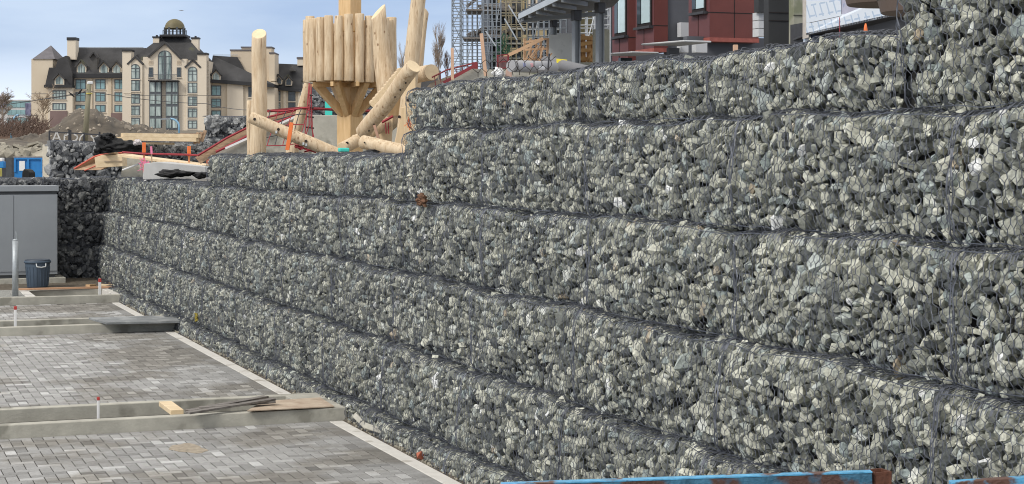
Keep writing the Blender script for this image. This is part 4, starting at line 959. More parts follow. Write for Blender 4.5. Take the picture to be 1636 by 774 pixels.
def hwin(u, v0, v1, w_, y=0., glass=None, arch=False, nm=1, pale=True):
    g = glass or M_glassc; x0, x1, z0, z1 = hx(u - w_ / 2), hx(u + w_ / 2), hz(v1), hz(v0)
    b = MB(); f = .13
    for a in [(x0 - f, z0 - f, x0 + f * .6, z1 + f), (x1 - f * .6, z0 - f, x1 + f, z1 + f), (x0 + f * .6, z0 - f, x1 - f * .6, z0 + f * .6), (x0 + f * .6, z1 - f * .6, x1 - f * .6, z1 + f)]:
        b.box((a[0], y - .10, a[1]), (a[2], y + .02, a[3]), 0, MH0)
    for k in range(1, nm + 1):
        xm = x0 + (x1 - x0) * k / (nm + 1); b.box((xm - .05, y - .09, z0 + f * .6), (xm + .05, y + .02, z1 - f * .6), 0, MH0)
    if z1 - z0 > 1.5: zm = z0 + (z1 - z0) * .68; b.box((x0 + f * .6, y - .08, zm - .05), (x1 - f * .6, y + .02, zm + .05), 0, MH0)
    o = b.build('window', M_frame, hotel)
    b = MB(); b.box((x0, y - .04, z0), (x1, y - .02, z1), 0, MH0)
    b.build('pane', g, o)
    b = MB(); b.box((x0 - .25, y - .22, z0 - .32), (x1 + .25, y + .02, z0 - .14), 0, MH0); b.build('sill', M_cream2, o)
    if arch:
        b = MB(); n_ = 10; cx, r_ = (x0 + x1) / 2, (x1 - x0) / 2
        pts = [MH0 @ Vector((cx + r_ * math.cos(math.pi * k / n_), y - .05, z1 + f + r_ * .85 * math.sin(math.pi * k / n_))) for k in range(n_ + 1)]
        b.prism(pts, MH0.to_3x3() @ Vector((0, .04, 0))); b.build('arch_pane', g, o)
        b = MB(); b.tube([MH0 @ Vector((cx + r_ * math.cos(math.pi * k / n_), y - .08, z1 + f + r_ * .85 * math.sin(math.pi * k / n_))) for k in range(n_ + 1)], .10, 5); b.build('arch_frame', M_frame, o)
    return o
# left tower and wings
hbox('tower_wall', 52, 95, 86, 225, -1, 12, M_cream)
b = MB(); b.tube([hp(71, 95.2, 4), hp(72, 71, 4)], [3.1, .05], 4); 
b = MB(); b.add([hp(54, 95, -1.3), hp(90, 95, -1.3), hp(90, 95, 10), hp(54, 95, 10), hp(74, 71, 4)], [(0, 1, 4), (1, 2, 4), (2, 3, 4), (3, 0, 4), (0, 3, 2, 1)]); b.build('cone_roof', M_cone, hotel)
hbox('low_wing_wall', 80, 141, 119, 225, -1.8, 8, M_cream2)
hbox('low_wing_eave', 75, 136.5, 119.5, 141, -2.6, 8, M_eave)
hpoly('low_wing_roof', [(76, 136.4), (82, 109), (92, 109), (96, 96), (109, 90), (119, 118), (119, 136.4)], -2.0, 6, M_roof)
hbox('wing_wall', 107, 125, 205, 225, 0, 14, M_cream2)
hbox('wing_eave', 102.5, 118.5, 203, 124.8, -1.1, 12, M_eave)
hroof('wing_roof', (105, 212, 118.4), (112, 226, 75), -.8, 4.5, 12, M_roof)
hbox('ridge_rail', 113, 73.6, 222, 74.6, 4.7, 4.9, M_galv)
hbox('chimney', 105.5, 64, 119, 95, 1, 4, M_cream2); hbox('chimney_cap', 105, 59.5, 119.6, 63.8, .8, 4.2, M_eave)
def dormer(u, v, w_=15, h=20, y=-.5, g=None):
    d = hpoly('dormer', [(u - w_ / 2, v + h / 2), (u - w_ / 2, v - h * .12), (u, v - h / 2), (u + w_ / 2, v - h * .12), (u + w_ / 2, v + h / 2)], y, y + 4, M_cream2)
    hpoly('pane', [(u - w_ * .36, v + h * .42), (u - w_ * .36, v - h * .02), (u, v - h * .30), (u + w_ * .36, v - h * .02), (u + w_ * .36, v + h * .42)], y - .1, y - .02, g or M_glassc, d)
    b = MB(); e = .3
    for s in (-1, 1): b.beam(hp(u + s * (w_ / 2 + 2), v - h * .02, y - .25), hp(u, v - h / 2 - 1.6, y - .25), 1.0, .32)
    b.build('gable_trim', M_roof, d)
    b = MB(); b.box((hx(u) - .05, y - .14, hz(v + h * .42)), (hx(u) + .05, y - .1, hz(v - h * .2)), 0, MH0); b.build('mullion', M_frame, d)
for u, v in ((131, 108), (167, 109), (187.5, 109.5)): dormer(u, v)
dormer(99, 128, 15, 17, -2.3)
hpoly('roof_vent', [(143.5, 118), (144.5, 92), (150, 84), (155.5, 92), (155.5, 118)], .0, 4, M_roofm)
b = MB(); b.beam(hp(143, 93, -.2), hp(150, 83.5, -.2), .8, .3); b.beam(hp(157, 93, -.2), hp(150, 83.5, -.2), .8, .3); b.build('vent_trim', M_roof, hotel)
for u, w_ in ((129, 15), (160.5, 14.5), (191, 14.5)):
    for v0, v1 in ((128, 142.5), (148.5, 162), (168.5, 179)): hwin(u, v0, v1, w_, 0, M_glass)
for v0, v1 in ((146, 159), (166, 176)): hwin(98, v0, v1, 20, -1.8, M_glassc, nm=3)
hbox('brick_base', 84, 178, 111, 225, -2.2, -1.803, M_brick); hbox('brick_base', 178, 181, 200, 225, -.5, -.003, M_brick)
for u in (116, 145, 175.5): hbox('pilaster', u - 2, 125, u + 3, 225, -.35, -.003, M_cream)
# centre block
hbox('centre_wall', 201, 98, 334, 228, -2.5, 16, M_cream2)
for u0, u1, v0 in ((201, 215, 84), (320, 334, 89)):
    hbox('pilaster_tower', u0, v0, u1, 228, -3.6, -.5, M_cream2); hbox('pilaster_cap', u0 - .7, v0 - 3, u1 + .7, v0 - .2, -3.9, -.3, M_eave)
for uc, vt in ((221.5, 93), (312.5, 98)):
    hpoly('bay_gable', [(uc - 11, 228), (uc - 11, vt + 10), (uc, vt + 1), (uc + 11, vt + 10), (uc + 11, 228)], -3.4, -2, M_cream2)
    b = MB()
    for s in (-1, 1): b.beam(hp(uc + s * 12.5, vt + 11.5, -3.0), hp(uc, vt - .6, -3.0), 1.5, .4)
    b.build('gable_trim', M_roof, hotel)
    dv_ = vt - 93
    hwin(uc - .5, 111 + dv_ * .8, 127 + dv_ * .8, 13.5, -3.4, M_glassc, arch=True)
    for v0, v1 in ((130, 146), (152, 166), (171, 184.5), (190, 202)): hwin(uc - .5, v0 + dv_ * .8, v1 + dv_ * .7, 13.5, -3.4, M_glassc)
hpoly('great_gable', [(233, 228), (233, 92.5), (243, 92.5), (268, 71.5), (292.5, 95.5), (302, 95.5), (302, 228)], -3.0, -1.5, M_cream2)
b = MB(); b.beam(hp(241.5, 93, -2.6), hp(268, 70, -2.6), 2, .4); b.beam(hp(294, 96, -2.6), hp(268, 70, -2.6), 2, .4); b.build('gable_trim', M_roof, hotel)
hwin(267.5, 92, 128, 20, -3.02, M_glassc, arch=True, nm=2)
b = MB(); b.box((hx(266), -3.2, hz(128)), (hx(269), -3.05, hz(84)), 0, MH0); b.build('window_post', M_frame, hotel)
for u in (245.5, 290): 
    hwin(u, 110, 124, 5, -3.02, M_glassd, nm=0)
    for k in range(4): hbox('louvre', u - 3.5, 98 + k * 2, u + 3.5, 99 + k * 2, -3.12, -3.003, M_cream)
hbox('balcony_slab', 244, 130, 291, 131.5, -5.2, -3.0, M_eave)
b = MB(); 
for k in range(28): x_ = 244.5 + k * 1.72; b.box((hx(x_), -5.15, hz(130)), (hx(x_ + .35), -5.08, hz(121.5)), 0, MH0)
b.box((hx(244), -5.2, hz(121.8)), (hx(291), -5.03, hz(121)), 0, MH0); b.build('balcony_rail', M_frame, hotel)
for u0, u1 in ((244, 263), (270, 289.5)):
    hbox('bay_frame', u0, 131.6, u1, 208, -3.9, -3.003, M_frame)
    for v0, v1 in ((133, 148), (152.5, 167), (171.5, 186), (190.5, 205)):
        for s in range(2):
            a_ = u0 + 1.5 + s * (u1 - u0) / 2; hbox('bay_pane', a_, v0, a_ + (u1 - u0) / 2 - 2.4, v1, -4.0, -3.91, M_glassc)
hroof('centre_roof', (203, 333, 103), (252, 294, 57), -2.2, 4.5, 14, M_roof)
hbox('cupola_base', 252, 54.5, 294, 57.6, 2.0, 7.8, M_eave)
b = MB()
for k in range(8):
    a = R(22.5 + 45 * k); c = MH0 @ Vector((hx(272.5) + 2.3 * math.cos(a), 4.9 + 2.3 * math.sin(a), 0)); b = MB(); b.beam(c + Vector((0, 0, hz(55))), c + Vector((0, 0, hz(42))), .38, .38); b.build('cupola_column', M_frame, hotel)
b = MB()
for k in range(12):
    a0 = R(30 * k); c = MH0 @ Vector((hx(272.5) + 2.75 * math.cos(a0), 4.9 + 2.75 * math.sin(a0), 0)); e = MH0 @ Vector((hx(272.5) + 2.75 * math.cos(a0 + R(30)), 4.9 + 2.75 * math.sin(a0 + R(30)), 0))
    for vv in (53.8, 47): b.beam(c + Vector((0, 0, hz(vv))), e + Vector((0, 0, hz(vv))), .06, .08)
    b.beam(c + Vector((0, 0, hz(54.5))), c + Vector((0, 0, hz(46))), .08, .08)
b.build('cupola_rail', M_frame, hotel)
cc = MH0 @ Vector((hx(272.5), 4.9, 0)); b = MB()
b.tube([cc + Vector((0, 0, hz(43) + 2.15 * math.sin(t_))) for t_ in [R(x) for x in (-4, 0, 15, 30, 45, 60, 75, 85, 89)]], [2.4] + [2.3 * math.cos(R(x)) for x in (0, 15, 30, 45, 60, 75, 85, 89)], 24); b.build('dome', M_dome, hotel, smooth=True)
for u0, u1, v0 in ((240, 250, 59.5), (302, 313, 61)):
    hbox('chimney', u0, v0, u1, 88, 3, 5, M_cream2); hbox('chimney_cap', u0 - 1, v0 - 2.5, u1 + 1, v0 - .2, 2.8, 5.2, M_eave); hbox('flue', (u0 + u1) / 2 - 1.3, v0 - 5, (u0 + u1) / 2 + 1.3, v0 - 2.7, 3.6, 4.4, M_eave)
# right wing: eave lowers slightly with distance
hbox('right_wing_wall', 334, 130, 436, 225, 3, 16, M_cream)
hpoly('right_eave', [(329, 126), (436, 134), (436, 139.5), (329, 131.5)], 1.6, 12, M_eave)
b = MB(); b.add([hp(331, 126, 2), hp(436, 133.8, 2), hp(331, 86, 7.5), (hp(371, 88.5, 7.5)), hp(394, 130.8, 7), hp(331, 126, 12), hp(394, 131, 12)], [(0, 1, 4, 3, 2), (2, 3, 6, 5), (3, 4, 6), (0, 2, 5), (0, 5, 6, 1), (1, 6, 4)]); b.build('right_roof', M_roof, hotel)
hbox('ridge_rail', 331, 84.6, 372, 85.6, 7.6, 7.8, M_galv)
dormer(343, 121, 14, 19, 1.9, M_glassc)
for v0, v1 in ((137, 152), (158, 171), (177, 186)): hwin(342, v0, v1, 14, 3, M_glass)
for v0, v1 in ((139, 154), (161, 173)): hwin(398.5, v0, v1, 8, 3, M_glassd, nm=0)
hbox('stair_tower', 359, 78, 406.5, 128, 8.2, 14, M_cream); hbox('tower_coping', 358, 75.8, 407, 77.8, 8, 14.2, M_cone)
hbox('stair_tower', 376, 73, 425, 129, 9, 14, M_cream); hbox('tower_coping', 375, 70.8, 426, 72.8, 8.8, 14.2, M_cone)
hbox('stair_tower', 425.2, 84, 434, 128, 5, 12, M_cream); hbox('tower_coping', 425, 81.8, 434.5, 83.8, 4.8, 12.2, M_cone)
hbox('pilaster', 360, 133, 386, 225, 2.5, 2.997, M_cream2)
hbox('brick_base', 329, 188, 400, 225, 2.2, 2.45, M_brick)
hbox('far_wing_wall', 424, 141, 700, 225, 10, 22, M_cream)
hpoly('far_eave', [(424, 136), (560, 147), (560, 152), (424, 141)], 8.8, 18, M_eave)
b = MB(); b.add([hp(424, 136.5, 9.2), hp(700, 158, 9.2), hp(424, 96, 15), hp(700, 108, 15), hp(424, 137, 20), hp(700, 158, 20)], [(0, 1, 3, 2), (2, 3, 5, 4), (0, 2, 4), (1, 5, 3), (0, 4, 5, 1)]); b.build('far_roof', M_roof, hotel)
for u, v in ((437, 125), (453, 127), (481, 129)): dormer(u, v, 10, 15, 9, M_glassd)
hpoly('roof_vent', [(452, 110), (457.5, 102), (462, 110)], 10, 13, M_roofm)
for u, g in ((433, M_glassc), (457.5, M_glassd), (480, M_glassd)):
    for v0, v1 in ((144, 159), (163, 176)): hwin(u, v0, v1, 10, 10, g)
for u in (446, 470): hbox('pilaster', u - 2, 142, u + 2, 225, 9.6, 9.997, M_cream2)
hbox('penthouse', 463, 89, 486, 100, 14, 18, M_cream2); hbox('penthouse_coping', 462, 86, 487, 88.9, 13.8, 18.2, M_cone)
hbox('drain_line', 52, 150, 80, 150.5, -1.06, -1.003, M_cone); hbox('drain_line', 203, 150, 232, 150.5, -3.66, -3.603, M_cream)

# glassy office at far left
t = thing('office_block', P(20, 220, 430), 'low pale glass office block at the left edge beyond the bushes', 'office building')
MO = Matrix.Translation(P(20, 220, 430)) @ Matrix.Rotation(-YAW, 4, 'Z'); KO = 430 / F
def ob(name, u0, v0, u1, v1, y0, y1, m): b = MB(); b.box(((u0 - 20) * KO, y0, (220 - v1) * KO), ((u1 - 20) * KO, y1, (220 - v0) * KO), 0, MO); return b.build(name, m, t)
ob('wall', -60, 161, 52, 225, 0, 15, mat('white_cladding', (.55, .55, .55), .8, .1, .2))
ob('parapet', -60, 159.5, 52, 161, -.3, 15, M_white)
for v0, v1 in ((162.5, 172), (176, 184), (189, 198)):
    for k in range(5): ob('window_band', 12 + k * 7.2, v0, 18.8 + k * 7.2, v1, -.12, -.003, M_glass)
ob('banner', 41.5, 165, 50, 186, -.5, -.3, mat('violet_banner', (.10, .10, .22), .7, .5, .5, col2=(.35, .35, .50)))
ob('banner', -20, 153, 10, 173, -.9, -.5, mat('purple_billboard', (.12, .10, .30), .7, .7, .6, col2=(.45, .42, .60)))

# ------------------------------------------------------------------ poles, wires, lamps, birds
M_pole = mat('weathered_pole', (.24, .22, .15), .9, .2, 1.5, stretch=(4, 4, .5))
t = thing('utility_pole', P(137, 232, 110), 'weathered leaning utility pole with a lamp on top, in front of the dirt mound', 'utility pole')
b = MB(); pt = P(142.5, 135, 110); b.tube([P(135, 236, 110), pt], [.19, .15], 12); b.build('pole', M_pole, t, smooth=True)
b = MB(); b.box((-.16, -.16, -.12), (.16, .16, .06), 0, Matrix.Translation(pt + Vector((.05, 0, .12)))); b.build('lamp_head', M_white, t, bevel=.04)
b = MB(); b.tube([pt - Vector((0, 0, .62)), pt - Vector((0, 0, .54))], .20, 12); b.build('band', mat('yellow_band', (.55, .48, .12), .7, .1), t)
def wire(pts, r, lab, m=M_dark):
    P0 = [P(*a) for a in pts]; out = []
    for a, c in zip(P0, P0[1:]):
        n_ = 10
        for k in range(n_ + (1 if c is P0[-1] else 0)): t_ = k / n_; p = a.lerp(c, t_); p.z -= 4 * t_ * (1 - t_) * (c - a).length * .008; out.append(p)
    b = MB(); b.tube(out, r, 4, 0, False); tag(b.build('overhead_wire', m, loc=P0[0]), lab, 'wire')
wire([(-20, 171, 112), (142, 146, 110), (330, 166, 130), (430, 175, 160)], .022, 'overhead wire crossing the pole top and running right across the hotel front')
wire([(60, 160, 110), (128, 150, 109), (142, 142, 110)], .016, 'short thin overhead wire carrying the two crows')
wire([(200, 152, 330), (300, 152.5, 330), (345, 153, 330)], .04, 'faint level wire across the middle of the hotel')
wire([(-20, 192, 200), (60, 184, 190)], .04, 'faint wire low at the left edge before the office block')
for (u, v, a, lab) in ((114, 151, -.7, 'black crow clinging head down below the wire'), (127.3, 147.5, .9, 'black crow perched upright on the wire beside the pole')):
    c = P(u, v, 109); t = thing('crow', c, lab, 'bird'); ax = Vector((CS * math.cos(a), -SN * math.cos(a), math.sin(a)))
    b = MB(); b.tube([c - ax * .24, c - ax * .12, c, c + ax * .1, c + ax * .16, c + ax * .21, c + ax * .27], [.012, .035, .065, .055, .04, .035, .005], 8); b.build('body', M_black, t, smooth=True)
c = P(290, 17, 160); t = thing('gull', c, 'tiny distant gull gliding high in the sky above the dome', 'bird'); b = MB(); e = Vector((CS, -SN, 0)); b.tube([c - e * .25, c, c + e * .2], [.01, .05, .01], 6)
b.add([c - e * .05, c + e * .05, c + e * .5 + Vector((0, 0, .06)), c - e * .55 + Vector((0, 0, .06))], [(0, 1, 2), (0, 1, 3)]); b.build('body', mat('gull_grey', (.3, .32, .36), .8), t)
for (u0, u1, v0, v1, s, lab) in ((18, 30, 184, 215, 1, 'curved pale blue street lamp arching right before the left bushes'), (286, 272, 190, 212, -1, 'curved pale blue street lamp arching left before the hotel')):
    t = thing('street_lamp', P(u0, v1, 170), lab, 'street lamp'); b = MB(); pts = [P(u0, v1 + 10, 170)] + [P(u0 + (u1 - u0) * (1 - math.cos(R(a))), v1 - 10 - (v1 - 10 - v0) * math.sin(R(a)), 170) for a in range(0, 91, 15)]
    b.tube(pts, .10, 8); b.build('arched_pole', mat('pale_blue_lamp', (.25, .45, .62), .5), t, smooth=True)
    b = MB(); b.beam(pts[-1], pts[-1] + Vector((s * .9, 0, -.05)), .25, .12); b.build('lamp_head', M_galv, t)

# bare trees and bushes
M_bark = mat('bare_twigs', (.33, .27, .22), .9, .25, 1)
M_bark2 = mat('brown_bush_twigs', (.13, .085, .065), .9, .3, 1)
def bare_tree(name, label, base, h, spread, seed, m=M_bark, up=.75, n=4, r=.16, depth=4, kids=7):
    q = random.Random(seed); t = thing(name, base, label, 'tree'); tr = MB(); cr_ = MB()
    def grow(p, d, L, r_, k):
        e = p + d * L; mid = p.lerp(e, .5) + Vector((q.uniform(-1, 1), q.uniform(-1, 1), 0)) * L * .04
        (tr if k == depth else cr_).tube([p, mid, e], [r_, r_ * .8, r_ * .55], 5 if k > 2 else 3, 0, False)
        if k == 0: return
        for i in range(kids if k < depth else kids * 2):
            s = q.uniform(.25, 1); a = q.uniform(0, 6.283); dd = (d * up + Vector((math.cos(a), math.sin(a), q.uniform(-.1, .5))) * spread).normalized()
            grow(p.lerp(e, s), dd, L * q.uniform(.38, .6), r_ * .5, k - 1)
    grow(Vector(base), Vector((0, 0, 1)), h * .72, r, depth)
    tr.build('trunk', m, t); cr_.build('crown', m, t)
gz = P(708, 130, 200)
bare_tree('poplar_tree', 'taller bare columnar poplar right of the leaning pole', P(701, 140, 200), 6.0, .24, 3, depth=3, kids=8, r=.075, up=1.0)
bare_tree('poplar_tree', 'smaller reddish bare tree between the tall poplar and the scaffold', P(715, 140, 200), 3.6, .30, 4, depth=3, kids=7, r=.05, m=M_bark2, up=1.0)
bare_tree('poplar_tree', 'thin bare tree in the gap between the tower and the diagonal log', P(643, 135, 200), 4.0, .26, 5, depth=3, kids=6, r=.05, up=1.0)
bare_tree('bare_tree', 'pale bare shrub in front of the left end of the hotel', P(68, 200, 300), 6.0, .8, 6, depth=3, kids=7, r=.14, m=mat('tan_twigs', (.36, .28, .20), .9, .2, 1))
bare_tree('bare_tree', 'spreading bare tree above the purple billboard at the left edge', P(4, 196, 300), 5.0, .8, 9, depth=3, kids=8, r=.2)
q = random.Random(44); b = MB(); 
for k in range(1900):
    u = q.uniform(-60, 76); dd = q.uniform(150, 172); top_ = 196 + 4 * math.sin(u * .21) + 3 * math.sin(u * .07) + (max(0, u - 60)) * .15; v = q.uniform(top_, 219); p = P(u, v, dd); a = Vector((q.uniform(-1, 1), q.uniform(-1, 1), q.uniform(.2, 1.4))).normalized()
    b.tube([p, p + a * q.uniform(.4, 1.0)], [.03, .012], 3, 0, False)
tag(b.build('bush_thicket', M_bark2), kind='stuff', label='reddish brown bare thicket along the foot of the office block', cat='bushes')
b = MB(); b.hexa([P(-80, 222, 176), P(100, 222, 176), P(100, 222, 180), P(-80, 222, 180), P(-80, 201, 176), P(100, 204, 176), P(100, 204, 180), P(-80, 201, 180)]); tag(b.build('far_bank', mat('far_bank_brown', (.15, .10, .075), .95, .35, .3), loc=P(0, 222, 178)), kind='structure')

# ------------------------------------------------------------------ RIGHT: panelled building with maroon bays
DB = 62.
bld = thing('panelled_building', P(1130, 120, DB), 'new building with maroon panelled window bays above the wall top', 'building')
M_mar = mat('maroon_panel', (.145, .038, .031), .55, .10, 1.5, bump=.1)
M_mar2 = mat('plum_panel', (.13, .044, .046), .55, .08, 1.5)
M_chr = mat('charcoal_panel', (.030, .031, .033), .6, .15, .6)
M_grp = mat('slate_grey_panel', (.10, .105, .12), .65, .12, .8)
M_wht = mat('pale_panel', (.55, .56, .58), .7, .05, 1)
M_seam = mat('panel_joint', (.015, .010, .010), .8)
M_gl2 = mat('sky_toned_pane', (.50, .62, .65), .1, .15, .4)  # reflected sky put into the base colour
XF = 27.2    # bay face plane
def bay(uL, uC, uR, vb, wins, vseams, label=None):
    """-X face from column uL to corner uC, return facing the viewer from uC to uR."""
    d1, Y1 = atX(uC, XF); d0, Y0 = atX(uL, XF); 
    zb = Zat(vb, XF, Y1); zt = zb + 8
    # width of the return at depth Y1
    X1 = XatY(uR, Y1)
    b = MB(); b.box((XF, Y1, zb), (X1, Y0, zt)); o = b.build('bay', M_mar, bld)
    b = MB(); b.box((XF - .02, Y1 + .004, zb), (XF - .002, Y0, zt)); b.build('side_cladding', M_mar2, o)
    for (ua, ub, va, vb_) in wins:
        _, ya = atX(ua, XF); _, yb = atX(ub, XF); z0, z1 = Zat(vb_, XF, (ya + yb) / 2), zt - .1
        b = MB(); b.box((XF - .09, yb, z0), (XF - .022, ya, z1)); wf = b.build('window', M_seam, o)
        b = MB(); b.box((XF - .12, yb + .03, z0 + .12), (XF - .092, yb + (ya - yb) * .62, z1 - .1)); b.build('pane', M_gl2, wf)
        b = MB(); b.box((XF - .12, yb + (ya - yb) * .68, z0 + .12), (XF - .092, yb + (ya - yb) * .93, z1 - .1)); b.build('pane', M_glassd, wf)
        b = MB(); b.box((XF - .20, yb - .1, z0 - .09), (XF - .022, ya + .1, z0 - .003)); b.build('sill', M_dark, wf)
    b = MB()
    for v in vseams:
        z = Zat(v, XF, Y1); b.box((XF - .026, Y1 - .006, z - .015), (X1, Y1 - .001, z + .015)); b.box((XF - .028, Y1 + .001, z - .015), (XF - .021, Y0, z + .015))
    for u in ([(uC + uR) / 2] if uR - uC > 40 else []):
        X_ = XatY(u, Y1); b.box((X_ - .014, Y1 - .006, zb), (X_ + .014, Y1 - .002, zt))
    _, ym = atX((uL + uC) / 2 - 1, XF); b.box((XF - .03, ym, zb), (XF - .021, ym + .03, Zat(vseams[0], XF, Y1)))
    b.build('panel_joint', M_seam, o)
    b = MB(); b.box((XF - .04, Y1 - .04, zb - .14), (X1, Y0, zb - .002)); b.build('soffit_trim', mat('light_maroon_trim', (.32, .09, .07), .6), o)
    return zb, Y1, Y0, X1
bay(979, 1004.5, 1016, 110, [(985, 1003, 0, 58)], [60])
bay(1016.5, 1045.5, 1067, 77, [(1021, 1043, 0, 43)], [41])
bay(1101, 1134.5, 1212, 60, [(1109, 1129.5, 0, 20)], [20])
def wallseg(name, u0, u1, v0, v1, Y, m, dth=.3):
    if v1 >= 110: v1 = 185
    a, c = XatY(u0, Y), XatY(u1, Y); z0, z1 = Zat(v1, a, Y), (Zat(v0, a, Y) if v0 > 0 else Zat(0, a, Y) + 2.5); b = MB(); b.box((a, Y, z0), (c, Y + dth, z1)); return b.build(name, m, bld)
Yw = 49.0
wallseg('slate_wall', 1066, 1103, -1, 130, Yw + 8, M_grp); wallseg('slate_wall', 1015, 1046, -1, 130, Yw + 14, M_grp)
wallseg('lower_wall', 1098, 1232, 58, 130, Yw + 4, M_grp)
for u0, u1, v0, v1 in ((1088, 1101, 36, 59),): wallseg('pale_panel', u0, u1, v0, v1, Yw + 7.6, M_wht, .3)
for v0, v1 in ((20, 32), (33, 45), (46, 58.5)): wallseg('pale_panel', 1212, 1229, v0, v1, Yw + 1.2, M_wht, .4)
wallseg('upper_charcoal', 1212, 1229, -1, 19.5, Yw + 1.0, M_chr)
wallseg('charcoal_wall', 1228, 1269, -1, 120, Yw - 2.6, M_chr)
a = XatY(1228, Yw - 2.61); b = MB()
for v in (20, 33): b.box((a, Yw - 2.62, Zat(v, a, Yw - 2.61) - .012), (XatY(1269, Yw - 2.61), Yw - 2.603, Zat(v, a, Yw - 2.61) + .012))
b.build('panel_joint', M_seam, bld)
M_rawc = mat('raw_stained_concrete', (.34, .335, .27), .9, .15, 1.2, bump=.3, dirt=((.20, .21, .14), .9, .56))
wallseg('concrete_end_wall', 1268.5, 1287, -1, 120, Yw - 3.4, M_rawc)
for v in (24, 47): wallseg('form_line', 1268.3, 1287.2, v, v + .8, Yw - 3.43, M_joint, .05)
# door canopies (thin pale slabs)
for u0, u1, v0, v1, Y in ((992, 1053, 79, 84.5, Yw + 6), (1073, 1137, 61, 67, Yw - 1)):
    a, c = XatY(u0, Y), XatY(u1, Y); z = Zat(v1, a, Y); h_ = (v1 - v0) * .022 * .45
    b = MB(); b.prism([(a, Y + 2.2, z + h_ * .3), (a + .4, Y, z), (c, Y, z), (c, Y + 2.2, z + h_ * .3)], (0, 0, h_)); b.build('door_canopy', M_wht, bld, bevel=.03)
    b = MB(); b.box((a + .9, Y + 2.0, z - 1.6), (c - .1, Y + 2.2, z - .05)); b.build('doorway', M_glassd if u0 < 1000 else M_grp, bld)
b = MB(); b.box((30.6, 30, 4.2), (31.0, 82, 7.7)); b.build('ground_floor_wall', M_grp, bld)
wallseg('base_wall', 976, 1105, 84, 140, Yw + 16, M_grp)
for u0, u1, v0, v1 in ((1088, 1100, 70, 84), (1112, 1130, 68, 84)): wallseg('pale_panel', u0, u1, v0, v1, Yw + 1.2, M_wht, .3)
wallseg('edge_column', 975.5, 979.5, -1, 130, Yw + 18.5, M_dark, .6)

# wrapped pavilion with round soffits
wp = bpy.data.materials.new('printed_house_wrap'); wp.use_nodes = True; t_ = wp.node_tree; bs = t_.nodes['Principled BSDF']; bs.inputs['Roughness'].default_value = .5
tcn = N(t_, 'ShaderNodeTexCoord'); mpn = N(t_, 'ShaderNodeMapping'); mpn.inputs['Scale'].default_value = (1, 1, 1); t_.links.new(tcn.outputs['Object'], mpn.inputs[0])
sp = N(t_, 'ShaderNodeSeparateXYZ'); t_.links.new(mpn.outputs[0], sp.inputs[0])
def mth(op, a, b=None):
    n_ = N(t_, 'ShaderNodeMath', operation=op)
    for k, x in enumerate((a, b)):
        if x is None: continue
        if isinstance(x, (int, float)): n_.inputs[k].default_value = x
        else: t_.links.new(x, n_.inputs[k])
    return n_.outputs[0]
xx = mth('ADD', sp.outputs['X'], mth('MULTIPLY', sp.outputs['Y'], -1.0)); zz_ = sp.outputs['Z']
s1 = mth('PINGPONG', mth('ADD', mth('MULTIPLY', xx, 1.0), mth('MULTIPLY', zz_, .55)), .16)
r1 = mth('PINGPONG', zz_, .21)
mask = mth('MULTIPLY', mth('LESS_THAN', s1, .03), mth('GREATER_THAN', r1, .05))
s2 = mth('PINGPONG', mth('ADD', xx, mth('MULTIPLY', zz_, -.2)), .22); r2_ = mth('PINGPONG', mth('ADD', zz_, .1), .13)
mask2 = mth('MULTIPLY', mth('LESS_THAN', r2_, .02), mth('LESS_THAN', s2, .13)); mk = mth('MAXIMUM', mask, mask2)
mxx = N(t_, 'ShaderNodeMix', data_type='RGBA'); mxx.inputs[6].default_value = (.66, .72, .80, 1); mxx.inputs[7].default_value = (.42, .52, .66, 1); t_.links.new(mk, mxx.inputs[0]); t_.links.new(mxx.outputs[2], bs.inputs['Base Color'])
pav_ = thing('wrapped_pavilion', P(1340, 90, 42), 'unfinished pavilion in printed white and blue wrap with round brown soffits, at the top right', 'building')
XP0 = XatY(1287, 38.5)
def pq(name, pts, th, m): b = MB(); b.prism(pts, Vector(th)); return b.build(name, m, pav_)
A0, A1 = P(1288, 0, 42), P(1412, 0, 38)
def wv(u, v): f_ = (u - 1288) / 124; return P(u, v, 42 - 4 * f_)
offb = Vector((SN, CS, 0)) * .25
pq('lower_band', [wv(1288, 56), wv(1420, 27), wv(1420, -6), wv(1352, 21.5), wv(1288, 37)], offb, wp)
pq('upper_wall', [wv(1288, 36.6), wv(1344, 25.5), wv(1344, -30), wv(1288, -30)], offb, wp)
pq('set_back_wall', [wv(1345, 26), wv(1420, 12), wv(1420, -30), wv(1345, -30)], offb * 1.2, mat('grey_violet_wrap', (.42, .42, .52), .6, .12, 3, dirt=((.30, .34, .48), 5, .6)))
pq('lap_tape', [wv(1293, 36.6) - offb * .03, wv(1344, 25.4) - offb * .03, wv(1344, 26.2) - offb * .03, wv(1293, 37.4) - offb * .03], -offb * .05, M_dark)
pq('corner_post', [wv(1285, 62), wv(1292, 60), wv(1292, -20), wv(1285, -20)], offb, mat('tan_post', (.50, .46, .42), .8))
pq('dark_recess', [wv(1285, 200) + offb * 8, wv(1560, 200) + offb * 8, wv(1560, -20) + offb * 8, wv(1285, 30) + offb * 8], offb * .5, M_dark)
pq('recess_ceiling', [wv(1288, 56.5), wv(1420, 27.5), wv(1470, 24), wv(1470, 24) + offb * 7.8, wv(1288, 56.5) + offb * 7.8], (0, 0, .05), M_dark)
pq('blue_door_wrap', [wv(1290, 92) + offb * 2, wv(1301, 92) + offb * 2, wv(1301, 54) + offb * 2, wv(1290, 54) + offb * 2], offb * .4, wp)
pq('dark_door', [wv(1301, 92) + offb * 2.2, wv(1316, 92) + offb * 2.2, wv(1316, 54) + offb * 2.2, wv(1301, 54) + offb * 2.2], offb * .4, mat('navy_panel', (.04, .06, .12), .6))
